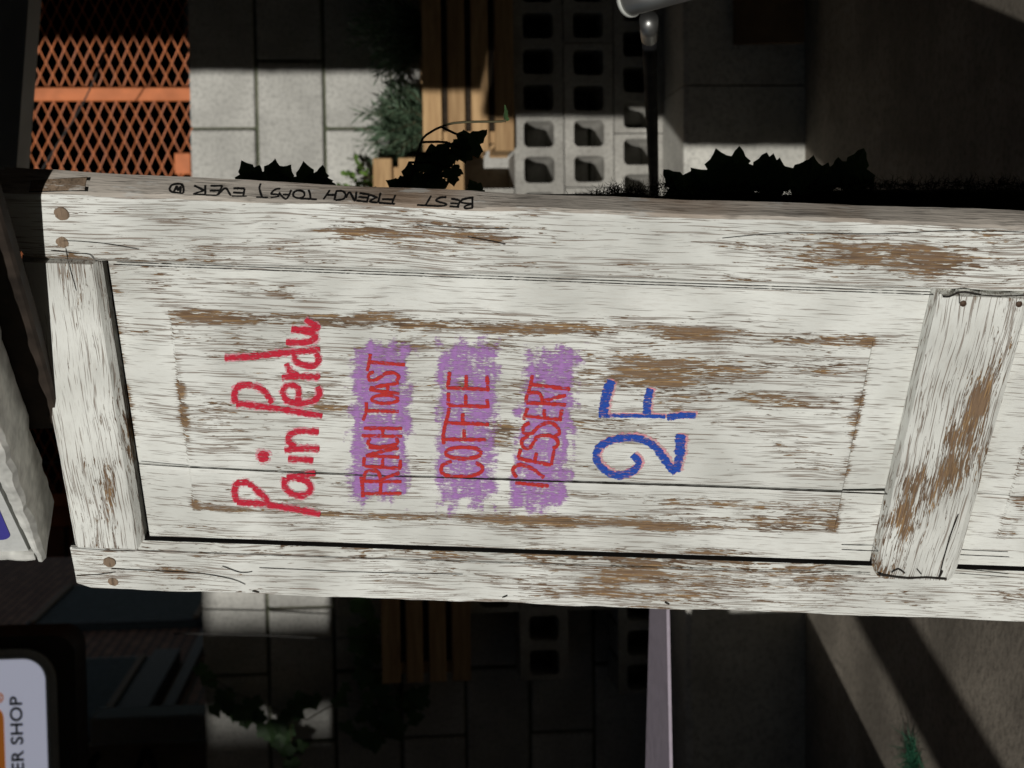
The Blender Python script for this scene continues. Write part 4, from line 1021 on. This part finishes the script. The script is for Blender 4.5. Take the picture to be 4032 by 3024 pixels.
def ivl(x, y, tx, ty, px, roll=0.0, t=1.75, dy=-1):
    p = ivp(x, y, t); tip = ivp(x+tx, y+ty, t)-p
    put_leaf(iv, p, px/F*t, tip, Vector((math.sin(roll), -math.cos(roll), .25)))
for a in ((1000, 725, -40, -75, 110, .6), (1060, 740, 15, -100, 120, .3), (1090, 735, 40, -60, 105, -.7), (1010, 722, -80, -30, 90, .9), (1210, 755, -20, -120, 125, .2), (1250, 760, 15, -100, 115, -.5), (1230, 765, 50, -60, 90, .4),
          (1380, 765, -60, -40, 60, .9), (1420, 770, 40, -30, 70, 1.1), (1990, 474, -14, -90, 62, 1.62), (1815, 588, 70, -60, 130, .4), (1800, 560, 20, 60, 90, -.6), (1700, 640, 40, -50, 110, .2), (1690, 610, 10, 90, 120, .2), (1740, 620, 60, -10, 90, .7), (1775, 660, 10, 70, 75, .9),
          (1630, 740, -20, -90, 110, .3), (1700, 745, 20, -90, 100, -.4), (1600, 745, -60, -30, 90, .5), (1560, 760, 60, -40, 70, .2), (1880, 765, -20, -40, 70, .8)):
    ivl(*a)
for a in ((2720, 770, -90, -95, 150, .5), (2860, 745, -30, -120, 170, .2), (2900, 735, 10, -140, 165, 0), (2980, 740, 30, -100, 150, -.5), (3010, 745, 30, -125, 150, .3), (3050, 735, 20, -110, 120, -.2), (3110, 745, 60, -90, 150, .3), (3180, 735, 20, -110, 130, .2), (3230, 740, 30, -90, 110, -.4), (3340, 730, 50, -120, 165, .1), (3300, 735, 0, -100, 120, .7),
          (2820, 770, -60, -70, 150, .3), (2780, 790, 20, -60, 120, .5)):
    ivl(*a, t=1.78)
# moss column: thousands of curling threads round an uneven core
rnd = random.Random(3); V, Fc = [], []
for i in range(5200):
    x = rnd.uniform(2240, 4060); top = 742+ (60 if x < 2420 else 0)*(2420-x)/180*.9 - 24*mnoise.noise(Vector((x*.006, 2, 2))) - (18 if x > 3200 else 0) - (26 if 2560 < x < 2680 else 0)
    y = lerp(top, 900, rnd.random()**1.6); t = rnd.uniform(1.70, 1.86)
    p = ivp(x, y, t)-ib; d_ = Vector((rnd.gauss(.3, .6), rnd.gauss(0, .5), rnd.gauss(.1, .8))).normalized()
    L = rnd.uniform(.006, .016); w = .0006; side = d_.orthogonal().normalized()*w; bend = d_.cross(side).normalized()*L*rnd.uniform(-.5, .5)
    pr = None
    for k in range(4):
        c = p+d_*(L*k/3)+bend*(k/3)**2+side*math.sin(k*2.2)*3
        V += [c-side*(1-k/4), c+side*(1-k/4)]
    b = len(V)-8
    for k in range(3): Fc.append((b+2*k, b+2*k+1, b+2*k+3, b+2*k+2))
tag(mesh_obj('moss', V, Fc, MAT['moss'], iv), kind='stuff')
V, Fc = [], []; n = 60
for i in range(n+1):
    x = lerp(2260, 4120, i/n)
    top = 757+(60*(2420-x)/180 if x < 2420 else 0)-20*mnoise.noise(Vector((x*.006, 2, 2)))-(14 if x > 3200 else 0)
    for (yy, t) in ((top+12, 1.76), (top+4, 1.80), (top+20, 1.86), (920, 1.86), (920, 1.76)): V.append(ivp(x, yy, t)-ib)
for i in range(n):
    for k in range(5): Fc.append((i*5+k, i*5+(k+1) % 5, (i+1)*5+(k+1) % 5, (i+1)*5+k))
Fc += [(0, 1, 2, 3, 4), tuple(n*5+k for k in range(5))]
mesh_obj('soil_core', V, Fc, MAT['moss'], iv)
# green tuft on the ground, bottom left
tp = hitZ(3610, 3010); V, Fc = [], []
for i in range(160):
    a = rnd.uniform(0, 6.28); d_ = Vector((math.cos(a)*.5+.2, math.sin(a)*.5, rnd.uniform(.3, 1))).normalized(); L = rnd.uniform(.03, .085); s_ = d_.orthogonal().normalized()*.0012; st = Vector((rnd.gauss(0, .018), rnd.gauss(0, .018), 0))
    b = len(V)
    for k in range(4): c = st+d_*(L*k/3)-Vector((0, 0, .03*(k/3)**2)); V += [c-s_*(1-k/4), c+s_*(1-k/4)]
    for k in range(3): Fc.append((b+2*k, b+2*k+1, b+2*k+3, b+2*k+2))
o = mesh_obj('grass_tuft', V, Fc, leaf_mat('tuft_green', (.03, .14, .08), (.05, .20, .11))); o.location = tp; tag(o, 'green tuft of grass on the ground at the lower left', 'grass')

# ------------------------------------------------------------------ the rest of the lane and added light blockers, outside the frame
MAT['render'] = concrete('grey_render', (.20, .19, .18), (.27, .26, .24), .5)
def neighbour(name, lo, hi, label):
    e_ = empty(name, ((lo[0]+hi[0])/2, (lo[1]+hi[1])/2, 0), label, 'building'); v_ = Matrix.Translation(-e_.location)
    o = box('wall', lo, hi, MAT['render'], e_); o.matrix_parent_inverse = v_
    o = box('roof', (lo[0]-.15, lo[1]-.15, hi[2]+.001), (hi[0]+.15, hi[1]+.15, hi[2]+.2), MAT['render'], e_); o.matrix_parent_inverse = v_
def prism(name, PP, H, label):
    cx, cy = PP[0]; cb = empty(name, (cx, cy, 0), label, 'building')
    for nm, z0, z1 in (('wall', 0, H), ('roof', H+.001, H+.2)):
        V = [(x-cx, y-cy, z_) for z_ in (z0, z1) for x, y in PP]
        mesh_obj(nm, V, [(0, 1, 2, 3)[::-1], (4, 5, 6, 7), (0, 1, 5, 4), (1, 2, 6, 5), (2, 3, 7, 6), (3, 0, 4, 7)], MAT['render'], cb)
prism('corner_building', [(-12.50, -28), (-16, -37), (-28, -37), (-26, -28)], 17, 'tall rendered building far behind the camera, outside the picture on the left')
prism('row_house', [(-4.6, -4), (-4.6-.352*23-.3, -27), (-22, -27), (-14, -4)], 9, 'row house outside the picture, left of the camera')
prism('cafe_building', [(-.95, -2.2), (9, -2.2), (9, -27), (-.95-.352*24.8, -27)], 9, 'rendered cafe building outside the picture, behind the camera on the right')
prism('far_building', [(-40, -42), (12, -42), (12, -48), (-40, -48)], 9.5, 'low far building closing the lane, outside the picture')
neighbour('side_building', (2.6, -2.1, 0), (10, 12, 9), 'rendered building outside the picture along the right of the lane')
ov = empty('added_slab', (0, 4, 0), 'unseen slab added over the lane to block skylight, above the picture', 'skylight_blocker')  # unseen slab added to keep skylight off the lane
o = box('slab', (-2.33, 1.1, 3.55), (2.59, 9, 3.85), MAT['render'], ov); o.matrix_parent_inverse = Matrix.Translation((0, -4, 0))
bn = empty('light_box_shade', (-3.3, -1.6, 0), 'added unseen banner hung between posts outside the picture, behind the camera on the left', 'blocker')  # unseen panel added only to keep sun off the light box
for nm, lo, hi in (('blocker_panel', (-4.2, -1.61, 3.27), (-2.5, -1.59, 5.4)), ('post', (-4.3, -1.63, -.01), (-4.21, -1.57, 5.5)), ('bar', (-4.2, -1.63, 5.41), (-2.45, -1.57, 5.47))):
    o = box(nm, lo, hi, MAT['darkwood'], bn); o.matrix_parent_inverse = Matrix.Translation((3.3, 1.6, 0))
lw = empty('shadow_caster', (-2.0, 2.0, 0), 'unseen board added to cast a shadow, just outside the picture on the left', 'board')  # unseen board put in to cast the shadow at the lower left
for nm, lo, hi in (('panel', (-2.7, 2.0, .12), (-1.48, 2.03, 1.78)), ('panel', (-2.7, 2.0, 1.781), (-1.64, 2.03, 1.90)), ('leg', (-2.6, 2.0, -.01), (-2.55, 2.03, .119)), ('leg', (-1.62, 2.0, -.01), (-1.57, 2.03, .119))):
    o = box(nm, lo, hi, MAT['darkwood'], lw, .003); o.matrix_parent_inverse = Matrix.Translation((2.0, -2.0, 0))
for x, y_, r_, h, lab in ((-2.22, -1.0, .105, 6, 'concrete utility pole outside the picture, behind the camera on the left'), (-5.36, -8.0, .12, 8, 'thin far utility pole outside the picture, behind the camera on the left')):
    p = empty('utility_pole', (x, y_, 0), lab, 'pole'); tube('pole', [Vector((0, 0, -.02)), Vector((0, 0, h*.5)), Vector((0, 0, h))], [r_, r_*.95, r_*.88], MAT['render'], p, 20)
    tube('step_bolt', [Vector((-.2, 0, 2.6)), Vector((.2, 0, 2.6))], .012, MAT['blacktube'], p, 8)
